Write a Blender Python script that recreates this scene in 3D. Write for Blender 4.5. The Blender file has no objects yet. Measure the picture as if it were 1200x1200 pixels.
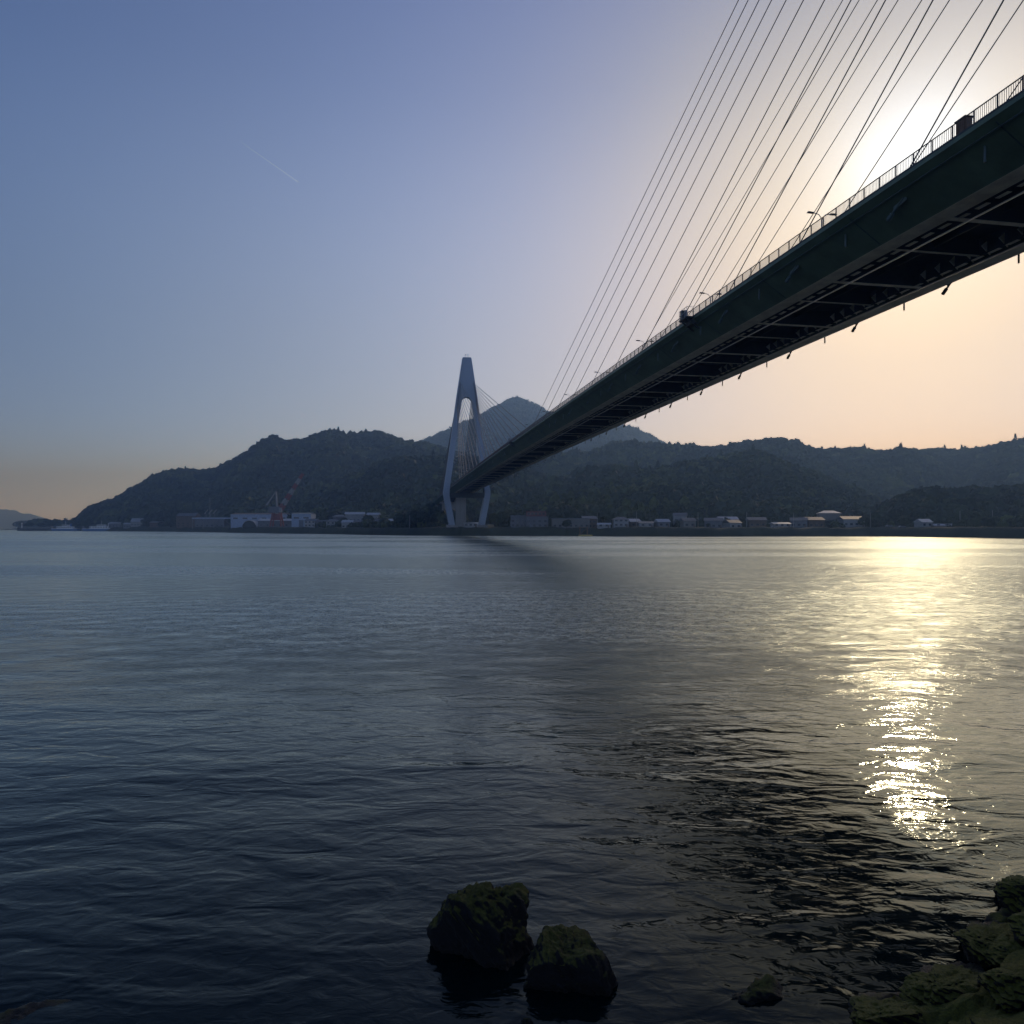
import bpy, bmesh, math, random
import numpy as np
from mathutils import Vector, Matrix
random.seed(7); RNG = np.random.default_rng(11)
R = math.radians
sc = bpy.context.scene
COL = sc.collection

# ---------------------------------------------------------------- camera numbers
F = 814.0            # focal length in pixels of a 1200 px wide frame
HC = 5.5             # camera height above the water
YH = 618.0           # horizon row
def at(px, d, z=0.0):            # a spot d metres ahead, seen in column px
    return Vector(((px - 600.0) / F * d, d, z))
def zat(py, d):                  # height above the water of row py at distance d
    return HC + (YH - py) / F * d
SUN_AZ, SUN_EL = 30.26, 22.6     # degrees: right of straight ahead, above horizon

# ---------------------------------------------------------------- tagging helpers
def tag(o, label=None, cat=None, group=None, kind=None):
    if label: o['label'] = label
    if cat: o['category'] = cat
    if group: o['group'] = group
    if kind: o['kind'] = kind
    return o
def link(o, parent=None):
    COL.objects.link(o)
    if parent is not None: o.parent = parent
    return o
def empty(name, loc=(0, 0, 0), rz=0.0):
    o = bpy.data.objects.new(name, None)
    o.location = loc; o.rotation_euler = (0, 0, rz); o.empty_display_size = .5
    return link(o)
def copy_tree(o, parent=None):
    c = o.copy(); COL.objects.link(c)
    if parent is not None: c.parent = parent
    for ch in [x for x in bpy.data.objects if x.parent == o]:
        copy_tree(ch, c)
    return c

class MB:
    """collects simple solids into one mesh"""
    def __init__(s): s.v = []; s.f = []
    def add(s, vs, fs):
        n = len(s.v); s.v += [tuple(v) for v in vs]; s.f += [tuple(i + n for i in f) for f in fs]; return s
    def box(s, x0, x1, y0, y1, z0, z1):
        return s.add([(x0,y0,z0),(x1,y0,z0),(x1,y1,z0),(x0,y1,z0),(x0,y0,z1),(x1,y0,z1),(x1,y1,z1),(x0,y1,z1)],
                     [(3,2,1,0),(4,5,6,7),(0,1,5,4),(1,2,6,5),(2,3,7,6),(3,0,4,7)])
    def bar(s, a, b, w, h=None, up=(0, 0, 1)):
        a = Vector(a); b = Vector(b); h = h or w
        d = (b - a).normalized(); u = Vector(up)
        if abs(d.dot(u)) > .98: u = Vector((1, 0, 0))
        sx = d.cross(u).normalized(); sz = sx.cross(d).normalized()
        q = []
        for p in (a, b):
            for i, j in ((-1,-1),(1,-1),(1,1),(-1,1)):
                q.append(p + sx * (i * w / 2) + sz * (j * h / 2))
        return s.add(q, [(3,2,1,0),(4,5,6,7),(0,1,5,4),(1,2,6,5),(2,3,7,6),(3,0,4,7)])
    def tube(s, pts, r, n=8, r2=None, cap=True):
        pts = [Vector(p) for p in pts]; m = len(pts); vs = []; fs = []
        for i, p in enumerate(pts):
            d = (pts[min(i+1, m-1)] - pts[max(i-1, 0)]).normalized()
            u = Vector((0, 0, 1)) if abs(d.z) < .9 else Vector((1, 0, 0))
            sx = d.cross(u).normalized(); sz = sx.cross(d).normalized()
            rr = r if r2 is None else r + (r2 - r) * i / (m - 1)
            for k in range(n):
                a = 2 * math.pi * k / n
                vs.append(p + sx * (rr * math.cos(a)) + sz * (rr * math.sin(a)))
        for i in range(m - 1):
            for k in range(n):
                fs.append((i*n+k, i*n+(k+1) % n, (i+1)*n+(k+1) % n, (i+1)*n+k))
        if cap: fs += [tuple(range(n))[::-1], tuple((m-1)*n+k for k in range(n))]
        return s.add(vs, fs)
    def prism(s, poly, y0, y1):          # polygon in x,z extruded along y
        n = len(poly)
        vs = [(x, y0, z) for x, z in poly] + [(x, y1, z) for x, z in poly]
        fs = [tuple(range(n)), tuple(range(2*n-1, n-1, -1))] + [(i, i+n, (i+1) % n+n, (i+1) % n) for i in range(n)]
        return s.add(vs, fs)
    def build(s, name, mat, parent=None, smooth=False, mtx=None, bevel=0):
        me = bpy.data.meshes.new(name)
        v = s.v if mtx is None else [tuple(mtx @ Vector(p)) for p in s.v]
        me.from_pydata(v, [], s.f); me.update()
        bm = bmesh.new(); bm.from_mesh(me); bmesh.ops.recalc_face_normals(bm, faces=bm.faces)
        if bevel: bmesh.ops.bevel(bm, geom=list(bm.edges), offset=bevel, segments=2, affect='EDGES', clamp_overlap=True)
        bm.to_mesh(me); bm.free()
        if smooth: me.polygons.foreach_set('use_smooth', [True] * len(me.polygons))
        if mat: me.materials.append(mat)
        return link(bpy.data.objects.new(name, me), parent)

# ---------------------------------------------------------------- materials
def new_mat(name):
    m = bpy.data.materials.new(name); m.use_nodes = True
    nt = m.node_tree; return m, nt, nt.nodes['Principled BSDF']
def N(nt, t, **kw):
    n = nt.nodes.new(t)
    for k, v in kw.items(): setattr(n, k, v)
    return n
def paint(name, col, rough=.5, var=.25, scale=1.5, metal=0.0, bump=0.0, streak=False):
    m, nt, b = new_mat(name)
    tc = N(nt, 'ShaderNodeTexCoord'); mp = N(nt, 'ShaderNodeMapping')
    nt.links.new(tc.outputs['Object'], mp.inputs['Vector'])
    if streak: mp.inputs['Scale'].default_value = (1, 1, .15)
    nz = N(nt, 'ShaderNodeTexNoise'); nz.inputs['Scale'].default_value = scale
    nz.inputs['Detail'].default_value = 6; nz.inputs['Roughness'].default_value = .65
    nt.links.new(mp.outputs['Vector'], nz.inputs['Vector'])
    rp = N(nt, 'ShaderNodeValToRGB')
    rp.color_ramp.elements[0].position = .3; rp.color_ramp.elements[1].position = .7
    rp.color_ramp.elements[0].color = (*[c * (1 - var) for c in col], 1)
    rp.color_ramp.elements[1].color = (*[min(1, c * (1 + var)) for c in col], 1)
    nt.links.new(nz.outputs['Fac'], rp.inputs['Fac']); nt.links.new(rp.outputs['Color'], b.inputs['Base Color'])
    b.inputs['Roughness'].default_value = rough; b.inputs['Metallic'].default_value = metal
    if bump:
        bp = N(nt, 'ShaderNodeBump'); bp.inputs['Strength'].default_value = 1; bp.inputs['Distance'].default_value = bump
        nt.links.new(nz.outputs['Fac'], bp.inputs['Height']); nt.links.new(bp.outputs['Normal'], b.inputs['Normal'])
    return m
M = dict(
    green=paint('green_bridge_paint', (.100, .160, .098), .5, .30, .35, streak=True),
    under=paint('pale_underside_paint', (.80, .74, .56), .55, .3, .5),
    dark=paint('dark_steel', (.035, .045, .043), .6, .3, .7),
    beam=paint('cross_beam_paint', (.80, .74, .56), .5, .3, .8),
    rail=paint('brown_railing_paint', (.10, .075, .06), .5, .2, 2),
    cable=paint('grey_cable_sheath', (.10, .10, .105), .45, .1, 1),
    tower=paint('pale_blue_tower_paint', (.34, .40, .48), .5, .12, .12, streak=True),
    conc=paint('weathered_concrete', (.34, .33, .31), .85, .25, .25, streak=True),
    asphalt=paint('asphalt', (.05, .05, .05), .85, .2, 2),
    galv=paint('galvanised_steel', (.30, .31, .32), .45, .15, 3),
    cabinet=paint('rusty_brown_cabinet', (.22, .12, .06), .6, .3, 3),
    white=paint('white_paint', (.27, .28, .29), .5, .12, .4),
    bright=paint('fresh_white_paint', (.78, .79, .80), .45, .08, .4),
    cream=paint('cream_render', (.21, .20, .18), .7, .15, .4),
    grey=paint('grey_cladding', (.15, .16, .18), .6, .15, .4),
    palebl=paint('pale_blue_cladding', (.34, .41, .54), .55, .1, .3),
    brown=paint('brown_timber', (.12, .085, .06), .7, .25, .8),
    redroof=paint('dull_red_cladding', (.17, .05, .045), .6, .2, .6),
    tile=paint('dark_roof_tile', (.075, .08, .09), .4, .25, 1.2),
    metalroof=paint('pale_metal_roof', (.34, .36, .39), .28, .15, .5),
    bluehull=paint('blue_hull_paint', (.05, .16, .42), .4, .15, .5),
    red=paint('red_crane_paint', (.24, .055, .045), .5, .15, .8),
    yellow=paint('yellow_paint', (.60, .47, .12), .5, .15, .8),
    glass=paint('dark_window_glass', (.02, .025, .03), .12, .1, .5),
    stonewall=paint('stone_seawall', (.085, .09, .085), .9, .5, .35, bump=.3),
    bark=paint('bark', (.06, .045, .03), .9, .3, 2),
    wire=paint('black_wire', (.03, .03, .03), .6, .1, 1),
)
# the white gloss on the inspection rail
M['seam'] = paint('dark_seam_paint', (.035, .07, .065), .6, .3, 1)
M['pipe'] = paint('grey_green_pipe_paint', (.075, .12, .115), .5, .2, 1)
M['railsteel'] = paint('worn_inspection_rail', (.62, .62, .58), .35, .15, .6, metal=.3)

def foliage_mat(name, c0, c1, attr='tint'):
    m, nt, b = new_mat(name)
    at_ = N(nt, 'ShaderNodeAttribute', attribute_name=attr)
    rp = N(nt, 'ShaderNodeValToRGB'); cr = rp.color_ramp
    cr.elements[0].position = 0; cr.elements[0].color = (*c0, 1)
    cr.elements[1].position = .8; cr.elements[1].color = (*c1, 1)
    e = cr.elements.new(.45); e.color = (*[(a * .6 + b_ * .4) for a, b_ in zip(c0, c1)], 1)
    e = cr.elements.new(.93); e.color = (.17, .14, .10, 1)          # budding and blossoming trees
    nt.links.new(at_.outputs['Fac'], rp.inputs['Fac'])
    b.inputs['Roughness'].default_value = .7
    tr = N(nt, 'ShaderNodeBsdfTranslucent'); mx = N(nt, 'ShaderNodeMixShader'); mx.inputs[0].default_value = .12
    out = nt.nodes['Material Output']
    nt.links.new(rp.outputs['Color'], b.inputs['Base Color']); nt.links.new(rp.outputs['Color'], tr.inputs['Color'])
    nt.links.new(b.outputs[0], mx.inputs[1]); nt.links.new(tr.outputs[0], mx.inputs[2])
    nt.links.new(mx.outputs[0], out.inputs['Surface'])
    return m
M['forest'] = foliage_mat('forest_leaves', (.022, .040, .020), (.155, .185, .05))

def terrain_mat():
    m, nt, b = new_mat('wooded_hillside_ground')
    tc = N(nt, 'ShaderNodeTexCoord'); nz = N(nt, 'ShaderNodeTexNoise'); nz.inputs['Scale'].default_value = .05
    nz.inputs['Detail'].default_value = 8
    nt.links.new(tc.outputs['Object'], nz.inputs['Vector'])
    rp = N(nt, 'ShaderNodeValToRGB'); rp.color_ramp.elements[0].color = (.018, .028, .014, 1); rp.color_ramp.elements[1].color = (.05, .06, .03, 1)
    rp.color_ramp.elements[0].position = .35; rp.color_ramp.elements[1].position = .65
    nt.links.new(nz.outputs['Fac'], rp.inputs['Fac']); nt.links.new(rp.outputs['Color'], b.inputs['Base Color'])
    b.inputs['Roughness'].default_value = .95
    return m
M['terrain'] = terrain_mat()

def rock_mat(name, moss=(.23, .22, .02), stone=(.008, .008, .007), amount=.42):
    m, nt, b = new_mat(name)
    tc = N(nt, 'ShaderNodeTexCoord'); geo = N(nt, 'ShaderNodeNewGeometry')
    n1 = N(nt, 'ShaderNodeTexNoise'); n1.inputs['Scale'].default_value = 3.2; n1.inputs['Detail'].default_value = 8
    n2 = N(nt, 'ShaderNodeTexNoise'); n2.inputs['Scale'].default_value = 28; n2.inputs['Detail'].default_value = 6; n2.inputs['Roughness'].default_value = .75
    for n in (n1, n2): nt.links.new(tc.outputs['Object'], n.inputs['Vector'])
    r1 = N(nt, 'ShaderNodeValToRGB'); r1.color_ramp.elements[0].position = .35; r1.color_ramp.elements[1].position = .68
    r1.color_ramp.elements[0].color = (*[c * .45 for c in stone], 1); r1.color_ramp.elements[1].color = (*stone, 1)
    nt.links.new(n2.outputs['Fac'], r1.inputs['Fac'])
    r2 = N(nt, 'ShaderNodeValToRGB'); r2.color_ramp.elements[0].position = .3; r2.color_ramp.elements[1].position = .7
    r2.color_ramp.elements[0].color = (*[c * .25 for c in moss], 1); r2.color_ramp.elements[1].color = (*moss, 1)
    nt.links.new(n2.outputs['Fac'], r2.inputs['Fac'])
    sep = N(nt, 'ShaderNodeSeparateXYZ'); nt.links.new(geo.outputs['Normal'], sep.inputs[0])
    ad = N(nt, 'ShaderNodeMath', operation='MULTIPLY_ADD'); ad.inputs[1].default_value = 1.1; ad.inputs[2].default_value = -1.15 + amount
    nt.links.new(sep.outputs['Z'], ad.inputs[0])
    ad2 = N(nt, 'ShaderNodeMath', operation='ADD'); nt.links.new(ad.outputs[0], ad2.inputs[0]); nt.links.new(n1.outputs['Fac'], ad2.inputs[1])
    cl = N(nt, 'ShaderNodeMapRange', interpolation_type='SMOOTHSTEP'); cl.inputs['From Min'].default_value = .35; cl.inputs['From Max'].default_value = .75
    nt.links.new(ad2.outputs[0], cl.inputs['Value'])
    mx = N(nt, 'ShaderNodeMix', data_type='RGBA'); nt.links.new(cl.outputs[0], mx.inputs[0])
    nt.links.new(r1.outputs['Color'], mx.inputs[6]); nt.links.new(r2.outputs['Color'], mx.inputs[7])
    # wet, weed-dark tide band just above the water
    sp = N(nt, 'ShaderNodeSeparateXYZ'); nt.links.new(geo.outputs['Position'], sp.inputs[0])
    wz = N(nt, 'ShaderNodeMath', operation='MULTIPLY_ADD'); nt.links.new(n1.outputs['Fac'], wz.inputs[0]); wz.inputs[1].default_value = -.22; nt.links.new(sp.outputs['Z'], wz.inputs[2])
    wr = N(nt, 'ShaderNodeMapRange', interpolation_type='SMOOTHSTEP'); nt.links.new(wz.outputs[0], wr.inputs['Value']); wr.inputs['From Min'].default_value = -.10; wr.inputs['From Max'].default_value = .0
    wm_ = N(nt, 'ShaderNodeMix', data_type='RGBA'); nt.links.new(wr.outputs[0], wm_.inputs[0]); wm_.inputs[6].default_value = (.006, .006, .004, 1); nt.links.new(mx.outputs[2], wm_.inputs[7])
    nt.links.new(wm_.outputs[2], b.inputs['Base Color'])
    rr_ = N(nt, 'ShaderNodeMapRange'); nt.links.new(wr.outputs[0], rr_.inputs['Value']); rr_.inputs['To Min'].default_value = .42; rr_.inputs['To Max'].default_value = .8; nt.links.new(rr_.outputs[0], b.inputs['Roughness'])
    bp = N(nt, 'ShaderNodeBump'); bp.inputs['Distance'].default_value = .09; bp.inputs['Strength'].default_value = 1
    nt.links.new(n2.outputs['Fac'], bp.inputs['Height']); nt.links.new(bp.outputs['Normal'], b.inputs['Normal'])
    return m
M['rock'] = rock_mat('mossy_rock'); M['slab'] = rock_mat('mossy_shore_stone', moss=(.30, .29, .025), stone=(.016, .016, .013), amount=.72)

def water_mat():
    m, nt, b = new_mat('strait_water')
    L = nt.links.new
    tc = N(nt, 'ShaderNodeTexCoord')
    def wave(scale, rot, sx, sy, detail, rough=.5, dist=0.0, typ=None):
        mp = N(nt, 'ShaderNodeMapping'); mp.inputs['Rotation'].default_value = (0, 0, R(rot)); mp.inputs['Scale'].default_value = (sx, sy, 1)
        L(tc.outputs['Object'], mp.inputs['Vector'])
        n = N(nt, 'ShaderNodeTexNoise', noise_dimensions='2D')
        if typ: n.noise_type = typ; n.normalize = True
        n.inputs['Scale'].default_value = scale; n.inputs['Detail'].default_value = detail
        n.inputs['Roughness'].default_value = rough; n.inputs['Distortion'].default_value = dist
        L(mp.outputs['Vector'], n.inputs['Vector']); return n.outputs['Fac']
    def mul(a, k):
        n = N(nt, 'ShaderNodeMath', operation='MULTIPLY'); L(a, n.inputs[0])
        if isinstance(k, (int, float)): n.inputs[1].default_value = k
        else: L(k, n.inputs[1])
        return n.outputs[0]
    def add(a, c):
        n = N(nt, 'ShaderNodeMath', operation='ADD'); L(a, n.inputs[0]); L(c, n.inputs[1]); return n.outputs[0]
    def rng(a, f0, f1, t0, t1):
        n = N(nt, 'ShaderNodeMapRange', interpolation_type='SMOOTHSTEP'); L(a, n.inputs['Value'])
        for k, v in zip(('From Min', 'From Max', 'To Min', 'To Max'), (f0, f1, t0, t1)): n.inputs[k].default_value = v
        return n.outputs[0]
    sep = N(nt, 'ShaderNodeSeparateXYZ'); L(tc.outputs['Object'], sep.inputs[0])
    # a current line some 27 m off shore: sheltered long ripples inside, wind chop outside
    patch = wave(.02, 20, 1, 2.0, 3, .5, .4)
    edge = add(sep.outputs['Y'], mul(patch, 26.0))
    out_ = rng(edge, 30, 56, 0, 1)
    gust = rng(wave(.006, -15, 1, 4, 4, .55, .6), .35, .65, .55, 1.15)
    long_ = mul(wave(.42, 14, .6, 1.5, 2, .45, .5), .07)
    mid = mul(wave(1.35, 8, .6, 1.3, 2, .5, .6), .030)
    fine = mul(wave(4.2, -12, .7, 1.2, 3, .55, .5), .0085)
    chop = mul(mul(wave(.55, 22, .75, 1.15, 7, .66, .4), .21), mul(out_, gust))
    swell = mul(wave(.09, -8, .6, 1.4, 2, .5, .3), .22)
    h = add(add(add(add(long_, mid), fine), chop), swell)
    bp = N(nt, 'ShaderNodeBump'); bp.inputs['Strength'].default_value = 1; bp.inputs['Distance'].default_value = 1
    L(h, bp.inputs['Height'])
    # dark water body under a reflection that climbs steeply towards grazing view
    fr = N(nt, 'ShaderNodeFresnel'); fr.inputs['IOR'].default_value = 1.333; L(bp.outputs['Normal'], fr.inputs['Normal'])
    pw = N(nt, 'ShaderNodeMath', operation='POWER'); L(fr.outputs[0], pw.inputs[0]); pw.inputs[1].default_value = 1.35
    fk = N(nt, 'ShaderNodeMath', operation='MULTIPLY', use_clamp=True); L(pw.outputs[0], fk.inputs[0]); fk.inputs[1].default_value = 2.1
    fm = N(nt, 'ShaderNodeMath', operation='MINIMUM'); L(fk.outputs[0], fm.inputs[0]); fm.inputs[1].default_value = .72
    gl = N(nt, 'ShaderNodeBsdfGlossy', distribution='MULTI_GGX'); gl.inputs['Color'].default_value = (.90, 1, .97, 1); L(bp.outputs['Normal'], gl.inputs['Normal'])
    rg = mul(out_, gust); spk = rng(wave(2.4, 10, .8, 1.0, 4, .65, .3), .35, .65, .65, 1.2); L(mul(rng(rg, 0, 1.1, .09, .30), spk), gl.inputs['Roughness'])
    df = N(nt, 'ShaderNodeBsdfDiffuse'); df.inputs['Color'].default_value = (.0013, .008, .0085, 1)
    mx = N(nt, 'ShaderNodeMixShader'); L(fm.outputs[0], mx.inputs[0]); L(df.outputs[0], mx.inputs[1]); L(gl.outputs[0], mx.inputs[2])
    L(mx.outputs[0], nt.nodes['Material Output'].inputs['Surface']); nt.nodes.remove(b)
    return m
M['water'] = water_mat()

# ---------------------------------------------------------------- world, sun, camera
w = bpy.data.worlds.new("World"); sc.world = w; w.use_nodes = True
nt = w.node_tree; bg = nt.nodes['Background']; L = nt.links.new
sky = N(nt, 'ShaderNodeTexSky', sky_type='NISHITA'); sky.sun_disc = False
sky.sun_elevation = R(SUN_EL); sky.sun_rotation = R(SUN_AZ)
sky.altitude = 0; sky.air_density = 1.0; sky.dust_density = 0.0; sky.ozone_density = 1.5
sdir = Vector((math.sin(R(SUN_AZ)) * math.cos(R(SUN_EL)), math.cos(R(SUN_AZ)) * math.cos(R(SUN_EL)), math.sin(R(SUN_EL))))
# dust aureole round the sun and the hazy horizon: the clear sky times one factor by
# angle from the sun and one by elevation
GRAMP = [(0, 5.504, 4.645, 4.121), (4, 4.124, 3.013, 2.215), (8, 3.329, 2.299, 1.558), (13, 2.587, 1.838, 1.369), (20, 1.843, 1.453, 1.456), (28, 1.413, 1.262, 1.521), (38, 1.058, 1.081, 1.463), (48, 0.851, 0.930, 1.310), (58, 0.668, 0.822, 1.288), (68, 0.501, 0.657, 1.134)]
ERAMP = [(0, 1.803, 2.267, 4.800), (2.5, 1.754, 1.984, 3.316), (6, 1.713, 1.679, 2.079), (10, 1.817, 1.568, 1.498), (15, 2.044, 1.633, 1.346), (21, 2.270, 1.806, 1.441), (27, 2.154, 1.749, 1.437), (32, 1.862, 1.556, 1.342), (40, 1.638, 1.402, 1.297), (90, 0.832, 0.805, 1.080)]
tcw = N(nt, 'ShaderNodeTexCoord')
def deg(vec):
    d = N(nt, 'ShaderNodeVectorMath', operation='DOT_PRODUCT'); L(tcw.outputs['Generated'], d.inputs[0]); d.inputs[1].default_value = vec
    a = N(nt, 'ShaderNodeMath', operation='ARCCOSINE'); L(d.outputs['Value'], a.inputs[0])
    k = N(nt, 'ShaderNodeMath', operation='MULTIPLY'); L(a.outputs[0], k.inputs[0]); k.inputs[1].default_value = 180 / math.pi
    return k.outputs[0]
def ramp(src, pts, f0, f1):
    mr = N(nt, 'ShaderNodeMapRange'); L(src, mr.inputs['Value'])
    mr.inputs['From Min'].default_value = f0; mr.inputs['From Max'].default_value = f1
    r = N(nt, 'ShaderNodeValToRGB'); r.color_ramp.interpolation = 'B_SPLINE'
    while len(r.color_ramp.elements) < len(pts): r.color_ramp.elements.new(.5)
    for e, p in zip(r.color_ramp.elements, sorted(pts, key=lambda p: (p[0] - f0) / (f1 - f0))):
        e.position = min(1, max(0, (p[0] - f0) / (f1 - f0))); e.color = (p[1] / 8, p[2] / 8, p[3] / 8, 1)
    L(mr.outputs[0], r.inputs['Fac']); return r.outputs['Color']
adir = (math.sin(R(SUN_AZ)) * math.cos(R(24.6)), math.cos(R(SUN_AZ)) * math.cos(R(24.6)), math.sin(R(24.6)))   # the lower half of the aureole is dimmed by the thicker air
c1 = ramp(deg(adir), GRAMP, 0, 68)
c2 = ramp(deg((0, 0, 1)), [(90 - p[0], *p[1:]) for p in ERAMP], 0, 90)
def vmul(a, b):
    v = N(nt, 'ShaderNodeVectorMath', operation='MULTIPLY'); L(a, v.inputs[0])
    if isinstance(b, tuple): v.inputs[1].default_value = b
    else: L(b, v.inputs[1])
    return v.outputs[0]
L(vmul(vmul(vmul(sky.outputs[0], c1), c2), (64, 64, 64)), bg.inputs['Color'])
bg.inputs['Strength'].default_value = .148

sun = bpy.data.lights.new('sun', 'SUN'); sun.energy = 1.05; sun.angle = R(.53); sun.color = (1, .86, .68)
so = bpy.data.objects.new('sun', sun); COL.objects.link(so)
so.rotation_euler = (-sdir).to_track_quat('-Z', 'Y').to_euler(); so.location = sdir * 500

cam = bpy.data.cameras.new('camera'); co = bpy.data.objects.new('camera', cam); COL.objects.link(co)
co.location = (0, 0, HC); co.rotation_euler = (R(90), 0, 0)
cam.sensor_width = 36; cam.lens = 36 * F / 1200; cam.shift_y = (YH - 600) / 1200
cam.clip_start = .1; cam.clip_end = 90000
sc.camera = co
sc.view_settings.view_transform = 'Standard'; sc.view_settings.look = 'None'
sc.view_settings.gamma = 1; sc.view_settings.exposure = -1.3
sc.cycles.use_denoising = True
sc.cycles.max_bounces = 6; sc.cycles.volume_bounces = 0; sc.cycles.sample_clamp_indirect = 15

# ---------------------------------------------------------------- haze
HZ = MB().box(-7200, 7200, -1600, 7200, -9, 560)
mh = bpy.data.materials.new('sea_haze'); mh.use_nodes = True; hn = mh.node_tree
hn.nodes.remove(hn.nodes['Principled BSDF'])
pv = N(hn, 'ShaderNodeVolumePrincipled'); pv.inputs['Color'].default_value = (.33, .57, 1, 1); pv.inputs['Absorption Color'].default_value = (1, 1, 1, 1)
pv.inputs['Density'].default_value = .00038; pv.inputs['Anisotropy'].default_value = .45
hn.links.new(pv.outputs[0], hn.nodes['Material Output'].inputs['Volume'])
tag(HZ.build('haze', mh), 'thin bluish spring haze over the strait and hills', kind='stuff')

# ---------------------------------------------------------------- water
wm = MB().add([(-7000, -1500, 0), (7000, -1500, 0), (7000, 7000, 0), (-7000, 7000, 0)], [(0, 1, 2, 3)])
tag(wm.build('water', M['water']), 'rippled dark blue water of the strait', kind='structure')

# ---------------------------------------------------------------- numpy noise
_perm = RNG.random((256, 256))
def vnoise(x, y):
    xi = np.floor(x).astype(int); yi = np.floor(y).astype(int); fx = x - xi; fy = y - yi
    fx = fx * fx * (3 - 2 * fx); fy = fy * fy * (3 - 2 * fy)
    g = lambda i, j: _perm[i % 256, j % 256]
    a = g(xi, yi) * (1 - fx) + g(xi + 1, yi) * fx; b = g(xi, yi + 1) * (1 - fx) + g(xi + 1, yi + 1) * fx
    return (a * (1 - fy) + b * fy) * 2 - 1
def fbm(x, y, o=4):
    s = 0; a = .5
    for i in range(o):
        s = s + a * vnoise(x * 2 ** i + 17.3 * i, y * 2 ** i + 5.1 * i); a *= .5
    return s

# ---------------------------------------------------------------- hills (one land surface on the far shore)
# each ridge: crest distance, front and back run, and its crest line as (column, row)
TREE = 9.0
RIDGES = [
  dict(d=2800, f=1300, b=700, t=8, p=[(380,600),(430,552),(470,531),(497,520),(515,512),(548,498),(565,489),(585,479),(596,473),(606,470),(620,474),(632,480),(645,488),(670,497),(700,500),(735,503),(745,506),(760,513),(775,521),(800,532),(860,548),(950,565)]),
  dict(d=1450, f=650, b=420, t=9, p=[(60,616),(85,613),(94,610),(98,604),(104,597),(118,593),(136,588),(152,578),(166,570),(180,562),(198,556),(216,553),(250,555),(268,546),(286,536),(310,521),(322,519),(335,523),(360,520),(374,513),(385,509),(400,512),(420,513),(440,510),(460,516),(478,521),(500,524),(540,534),(580,545),(620,556),(680,575)]),
  dict(d=980, f=330, b=260, t=9, p=[(330,612),(360,590),(380,576),(400,567),(415,558),(430,551),(450,544),(470,541),(490,541),(518,540),(545,541),(580,546),(610,554),(650,566),(690,580),(720,600)]),
  dict(d=1300, f=520, b=420, t=9, p=[(560,570),(620,549),(660,536),(673,531),(683,535),(699,530),(720,523),(733,521),(746,521),(768,525),(798,526),(820,527),(840,526),(860,525),(880,522),(900,519),(916,518),(934,521),(948,527),(966,530),(990,531),(1012,529),(1024,533),(1042,532),(1060,529),(1077,532),(1100,530),(1129,531),(1154,528),(1181,524),(1200,521),(1240,514),(1290,508),(1350,512),(1450,520),(1600,540),(1800,580)]),
  dict(d=830, f=330, b=200, t=9, p=[(585,600),(610,583),(640,568),(670,560),(700,552),(730,553),(760,556),(790,552),(822,544),(845,539),(864,535),(878,532),(888,535),(908,543),(922,549),(938,554),(956,559),(972,567),(1000,579),(1030,592),(1060,604)]),
  dict(d=640, f=150, b=120, t=8, p=[(590,608),(620,596),(650,588),(690,583),(730,580),(770,576),(800,574),(830,572),(850,574),(880,582),(920,590),(960,596),(1000,602),(1040,608)]),
  dict(d=520, f=110, b=150, t=8, p=[(1015,612),(1030,602),(1038,594),(1054,586),(1070,582),(1093,577),(1116,578),(1142,577),(1173,576),(1190,572),(1210,573),(1260,568),(1320,572),(1400,580),(1500,600)]),
]
SHORE = [(-400,1500),(-60,1400),(18,1180),(60,1130),(100,1090),(150,1000),(200,895),(275,712),(350,600),(440,497),(540,452),(640,446),(720,430),(830,410),(960,418),(1020,420),(1060,400),(1100,374),(1200,334),(1300,300),(1500,270),(1900,250)]
SHX = np.array([p[0] for p in SHORE], float); SHD = np.array([p[1] for p in SHORE], float)
def sstep(t): t = np.clip(t, 0, 1); return t * t * (3 - 2 * t)
def land_z(px, d):
    """terrain height for column px and distance ahead d"""
    x = (px - 600) / F * d
    ds = np.interp(px, SHX, SHD) + 5 * vnoise(x / 30 + 3, d * 0 + 1.5)
    z = -3 + (8.2 + .7 * vnoise(x / 9, d / 50) + .5 * vnoise(x / 2.5, d / 6)) * sstep((d - ds) / (9.0 + 4 * vnoise(x / 40 + 8, d * 0 + 2.5)))
    z = z + np.where(px < 20, -8.0, 0.0)
    inland = sstep((d - ds - 30) / 120)
    z = z + inland * (2 + 3 * fbm(x / 60, d / 60, 3))
    hill = np.zeros_like(z)
    for k, r in enumerate(RIDGES):
        P = np.array(r['p'], float)
        dd = r['d'] * (1 + .05 * vnoise(px / 70 + 9.7 * k, px * 0 + k))
        H = HC + (YH - np.interp(px, P[:, 0], P[:, 1])) / F * dd - r['t'] - 5
        H = np.where((px < P[0, 0]) | (px > P[-1, 0]), 0, np.maximum(H, 0))
        t = d - dd
        c = np.where(t < 0, sstep(1 + t / r['f']) ** 1.15, sstep(1 - t / r['b']))
        gul = fbm(x / 110 + 5 * k, d / 190 + 3 * k, 4)
        hz = H * c * (1 + .42 * gul * (1 - c ** 3)) + 1.5 * fbm(x / 25, d / 25, 2) * c
        hill = np.maximum(hill, hz)
    return z + hill * sstep((d - ds - 18) / 60)

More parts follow.
